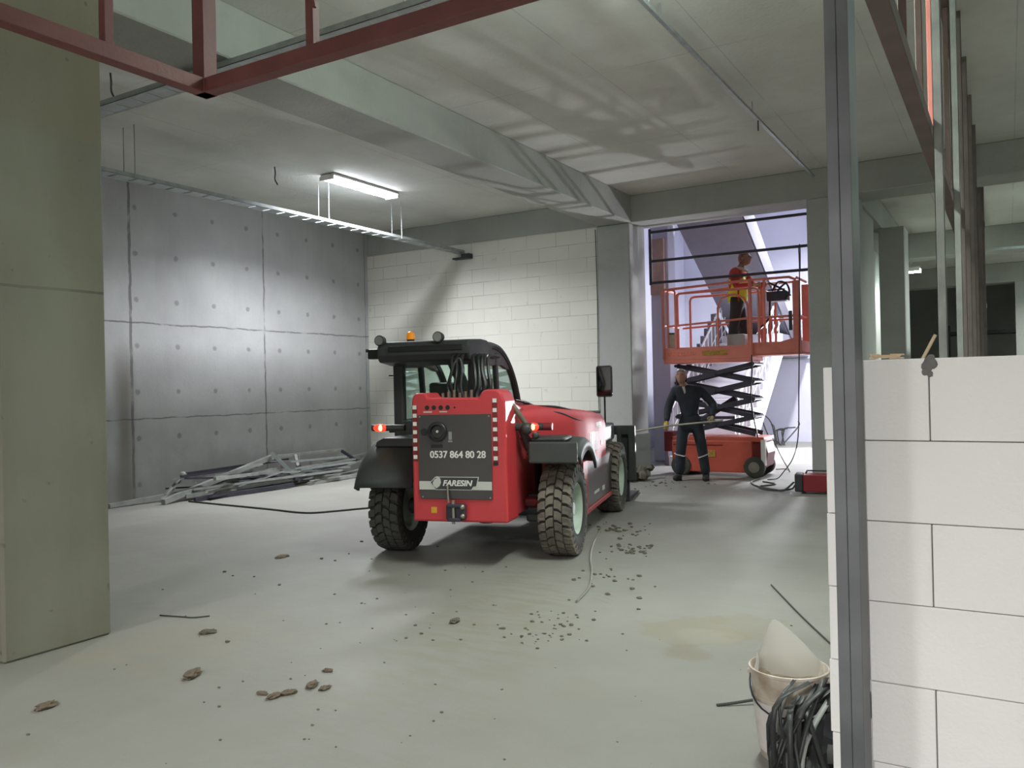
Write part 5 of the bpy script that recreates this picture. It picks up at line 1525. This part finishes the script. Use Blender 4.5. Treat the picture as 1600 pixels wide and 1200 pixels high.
MB_ = MB().ball((-10.83, 8.24, 0.345), 0.045, 10, 8, (1.2, 0.8, 0.8), 0.15).build('foam_lump', 'sticker_grey', smooth=True)
tag(MB_, 'small pale lump on the left end of the dark level profile', 'lump')
random.seed(21)
for i in range(36):
    ym = random.uniform(8.6, 12.4)
    L = random.uniform(0.8, 2.8)
    xm = random.uniform(-10.85, -10.05)
    zc = random.uniform(0.03, 0.36)*(1.0 - max(0, xm+10.5)*1.2)
    da = random.uniform(-0.28, 0.28)
    dz = random.uniform(-0.10, 0.10)
    y0, y1 = max(7.9, ym-L/2), min(12.95, ym+L/2)
    hl = (y1-y0)/2
    x0 = min(-9.85, max(-11.1, xm-math.tan(da)*hl))
    x1 = min(-9.85, max(-11.1, xm+math.tan(da)*hl))
    za, zb = max(0.025, zc-dz), max(0.025, zc+dz)
    profile('steel_profile', (x0, y0, za), (x1, y1, zb), random.choice((0.035, 0.05, 0.06)), random.choice(('galv_dull', 'galv_dull', 'galv', 'dark_steel')),
            'dusty steel profile tangled within the scrap heap by the left wall', 'profiles in the scrap heap', random.choice(('c', 'box', 'c')))

# cables and wires on the floor
cable([(-10.2, 7.85, 0.012), (-9.4, 7.8, 0.012), (-8.45, 7.75, 0.012), (-7.75, 7.70, 0.012), (-7.5, 7.95, 0.012), (-7.3, 8.3, 0.012), (-6.9, 8.9, 0.012)], 0.012, 'floor_cable', 'cable', 'dark cable lying on the floor in front of the scrap heap')
cable([(-3.9, 8.45, 0.008), (-3.6, 7.55, 0.008), (-3.3, 6.82, 0.008), (-3.01, 6.24, 0.008), (-2.80, 5.74, 0.008), (-2.70, 5.34, 0.008)], 0.011, 'floor_cable', 'cable_grey', 'dusty cable snaking on the floor right of the telehandler wheel')
cable([(-1.59, 6.44, 0.006), (-1.22, 5.69, 0.006), (-0.92, 5.12, 0.006)], 0.006, 'floor_wire', 'cable', 'straight thin wire on the floor beyond the bucket', 'wire')
cable([(-5.17, 3.72, 0.005), (-5.0, 3.76, 0.006), (-4.90, 3.79, 0.005), (-4.83, 3.87, 0.005)], 0.005, 'floor_wire', 'cable', 'short thin wire on the floor right of the big column', 'wire')
cable([(-1.24, 3.92, 0.006), (-1.17, 3.97, 0.012), (-1.02, 4.08, 0.03)], 0.007, 'floor_wire', 'cable', 'short stiff wire poking out from behind the left of the bucket', 'wire')

# clumps of dry mud
def clump(x, y, r, label, m='mud', flat=0.35, grp=None):
    r *= 0.8
    o = MB().ball((0, 0, r*flat*0.8), r, 14, 9, (1.3, 0.7, flat), 0.30).build('mud_clump', m, smooth=True)
    o.location = (x, y, 0)
    o.rotation_euler = (0, 0, random.uniform(0, 3))
    return tag(o, label, 'mud', grp)
clump(-5.94, 5.59, 0.085, 'flat reddish mud patch left of the telehandler, in front of its left wheel', flat=0.12)
clump(-3.90, 3.00, 0.07, 'brown mud clump in the left foreground below the thin wire')
clump(-4.5, 3.59, 0.055, 'dark mud clump just below the short thin wire', 'mud_dark')
clump(-4.18, 2.35, 0.055, 'mud clump near the foot of the big column')
clump(-3.20, 4.53, 0.05, 'dark mud clump in the middle of the driving lane', 'mud_dark')
for (x, y, r) in ((-3.341, 2.994, .028), (-3.25, 2.99, .04), (-3.22, 3.06, .04), (-3.19, 3.2, .045), (-3.1, 3.2, .035), (-3.28, 3.41, .03)):
    clump(x, y, r, 'small mud clump in the scattered row of the lower left foreground', 'mud', 0.4, 'row of small mud clumps')
def crumbs(name, pts, m, label):
    mb = MB()
    for (cx, cy, sp, n_, r0) in pts:
        for i in range(n_):
            x, y = random.gauss(cx, sp), random.gauss(cy, sp*1.3)
            r = r0*random.uniform(0.3, 1.0)
            mb.ball((x, y, r*0.3), r, 6, 4, (1.2, 1, 0.55), 0.25)
    o = mb.build(name, m, smooth=True)
    tag(o, label, 'dirt crumbs', kind='stuff')
crumbs('dirt_crumbs', ((-3.05, 7.3, 0.12, 40, 0.022), (-2.7, 6.1, 0.16, 22, 0.02), (-2.62, 4.95, 0.13, 26, 0.015), (-2.55, 4.5, 0.11, 30, 0.013), (-3.3, 4.5, 0.25, 16, 0.012),
                       (-4.0, 5.2, 0.7, 16, 0.014), (-5.3, 5.1, 0.6, 16, 0.018), (-2.6, 3.2, 0.5, 26, 0.008), (-1.9, 4.3, 0.5, 12, 0.008), (-3.6, 3.4, 0.7, 16, 0.010),
                       (-3.7, 8.2, 0.2, 40, 0.025), (-4.7, 12.2, 0.35, 30, 0.022)), 'mud_dark', 'dark dirt crumbs scattered over the concrete floor')

# rubble heap by the pillar foot
o = MB()
for i in range(26):
    o.ball((-5.35+random.gauss(0, 0.16), 12.55+random.gauss(0, 0.16), 0.05+abs(random.gauss(0, 0.05))), random.uniform(0.04, 0.12), 8, 6, (1, 1, 0.8), 0.25)
tag(o.build('rubble_heap', 'mud_dark', smooth=True), 'dark rubble heap on the floor at the foot of the grey pillar', 'rubble', kind='stuff')
o = MB().prism([(-0.01, 0), (-0.01, 0.72), (0.27, 0.75), (0.27, 0)], 'y', 0, 0.03).build('leaning_board', 'panel_pale')
o.location = (-5.43, 13.06, 0)
o.rotation_euler = (R(4), 0, R(35))
o.location = (-5.42, 12.98, 0)
tag(o, 'grey board leaning on the pillar at the left side of the doorway', 'board')

# ------------------------------------------------------------------ bucket, bag, plastic tangle in the foreground
def bucket():
    root = empty('bucket', (-0.815, 3.56, 0), 0, 'dirty paint bucket with yellowish slurry standing left of the steel column', 'bucket')
    mb = MB()
    prof = [(0, 0.120), (0.25, 0.147), (0.252, 0.153), (0.262, 0.153), (0.264, 0.148), (0.355, 0.156), (0.358, 0.162), (0.368, 0.162), (0.37, 0.155), (0.365, 0.152), (0.02, 0.112), (0.015, 0.0)]
    T = Matrix.Rotation(R(-90), 4, 'Y')
    mb.lathe(prof, T, 48)
    MB().cyl((0, 0, 0), (0, 0, 0.01), 0.12, n=40).build('bucket_base', 'bucket', root)
    mb.build('bucket_wall', 'bucket', root, smooth=True, angle=40)
    MB().cyl((0, 0, 0.27), (0, 0, 0.275), 0.142, n=40).build('slurry', 'plaster_mix', root)
    rows = []
    for i in range(2):
        z = (0.03, 0.24)[i]
        rr = 0.1215+0.108*z+0.002
        rows.append([(rr*math.cos(R(a)), rr*math.sin(R(a)), z) for a in range(195, 290, 6)])
    MB().grid(rows).build('label', 'bucket_label', root, smooth=True)
    MB().tube([(0.158*math.cos(R(a)), 0.158*math.sin(R(a)), 0.325-0.12*math.sin(R(a-180))) for a in range(180, 361, 12)], 0.004, 6).build('wire_handle', 'dark_steel', root, smooth=True)
    for a in (180, 0):
        MB().ball((0.158*math.cos(R(a)), 0, 0.325), 0.016, 8, 6).build('handle_lug', 'bucket', root)
bucket()
# the bag rises out of the bucket behind, peaked at the left
rows = []
N = 26
for j in range(9):
    t = j/8
    row = []
    for i in range(N+1):
        u = i/N
        a = R(-18 + 236*u)
        rr = 0.146*(1+0.04*math.sin(9*u+3*t))*(1-0.10*t)
        peak = 0.155*math.exp(-((u-0.58)/0.16)**2) + 0.05*math.exp(-((u-0.92)/0.15)**2) + 0.03*math.exp(-((u-0.30)/0.2)**2)
        pull = 0.30*math.exp(-((u-0.58)/0.12)**2)*t*t
        x, y = rr*math.cos(a), rr*math.sin(a)
        x, y = x*(1-pull)-0.055*pull*2, y*(1-pull)+0.045*pull*2
        z = 0.28 + t*(0.09+peak) + 0.006*math.sin(23*u+5*t)
        row.append((-0.815+x, 3.56+y, z))
    rows.append(row)
o = MB().grid(rows).build('plastic_bag', 'bag', smooth=True, angle=180)
tag(o, 'translucent white plastic bag standing up out of the dirty bucket', 'bag')
# black plastic strips
random.seed(5)
root = empty('plastic_tangle', (-0.70, 3.36, 0), 0, 'heap of crumpled black plastic strips beside the dirty bucket and the column', 'plastic waste')
rows = []
for j in range(13):
    t = j/12
    row = []
    for i in range(17):
        u = i/16
        a = R(360*u)
        rr = (0.11*(1-t)+0.03)*(1+0.3*math.sin(5*a+7*t)+0.3*random.uniform(-1, 1))
        row.append((rr*math.cos(a)+0.06*t, 0.9*rr*math.sin(a)+0.10*t, 0.34*t+0.02*random.uniform(0, 1)))
    row[-1] = row[0]
    rows.append(row)
MB().grid(rows).build('crumpled_sheet', 'plastic_tangle', root, smooth=True, angle=25)
for i in range(20):
    p0 = Vector((random.uniform(-0.15, 0.10), random.uniform(-0.25, 0.0), 0.02))
    p2 = Vector((random.uniform(-0.06, 0.10), random.uniform(-0.02, 0.12), random.uniform(0.25, 0.40)))
    p1 = (p0+p2)/2 + Vector((random.uniform(-0.10, 0.02), -0.06, random.uniform(0.0, 0.12)))
    pts = smooth_pts([p0, p1, p2])
    w = random.uniform(0.006, 0.013)
    rows = [[p+Vector((-w, 0, 0.004)), p+Vector((0, -w*0.5, 0)), p+Vector((w, 0, 0.004))] for p in pts]
    MB().grid(rows).build('plastic_strip', random.choice(('plastic_tangle', 'plastic_tangle', 'plastic_tangle', 'black', 'black', 'plastic_tangle', 'galv_dull')), root, smooth=True, solid=0.002)

# ------------------------------------------------------------------ right hall background
for i, (x, y) in enumerate(((0.5, 27.3), (3.2, 27.3))):
    tag(MB().box(x-0.3, x+0.3, y-0.3, y+0.3, 0, 4.2).build('concrete_pillar', 'pillar'), ('dim far pillar at the left of the right hall', 'dim far pillar at the right of the right hall')[i], 'pillar', kind='structure')
root = empty('storage_rack', (-1.6, 29.5, 0), 0, 'dark rack with level beams at the far end of the right hall', 'rack')
for x in (0, 2.2, 4.4, 6.6):
    MB().box(x-0.05, x+0.05, 0, 0.1, 0, 3.2).build('upright', 'dark_shelf', root)
for z in (0.9, 1.9, 2.9):
    MB().box(0, 6.6, -0.02, 0.9, z, z+0.1).build('shelf', 'dark_shelf', root)
root = empty('cable_tray', (-0.2, 19.3, 4.1), 0, 'thin pale cable tray crossing the far right hall', 'cable tray')
MB().box(0, 12, 0, 0.2, 0, 0.05).build('tray_base', 'galv', root)
for x in (2, 5, 8, 11):
    MB().cyl((x, 0.1, 0.05), (x, 0.1, 0.64), 0.006, n=6).build('threaded_rod', 'galv', root)
o = MB().bar((-1.6, 9.0, 0.02), (-0.60, 9.0, 1.98), 0.08, 0.025).build('timber_batten', 'straw')
tag(o, 'pale batten standing at a slant behind the near block wall', 'batten')

# small things fixed to ceiling and wall
cable([(-6.07, 13.02, 4.25), (-6.06, 13.025, 3.0), (-6.075, 13.02, 1.6), (-6.06, 13.025, 0.4)], 0.007, 'wall_cable', 'cable', 'thin dark cable hanging straight down the wall beside the grey pillar', k=3)
for (x, y, lab) in ((-7.55, 5.0, 'short bent wire hanging from the ceiling between the column and the left lamp'), (-8.85, 8.35, 'small wire hook under the ceiling left of the bright left lamp'), (-0.2, 5.4, 'small dark hook in the ceiling at the upper right')):
    o = MB().tube(smooth_pts([(x, y, 4.75), (x+0.01, y, 4.66), (x-0.02, y+0.02, 4.58), (x+0.02, y+0.03, 4.50)]), 0.010, 6).build('ceiling_hook', 'cable', smooth=True)
    tag(o, lab, 'hook')
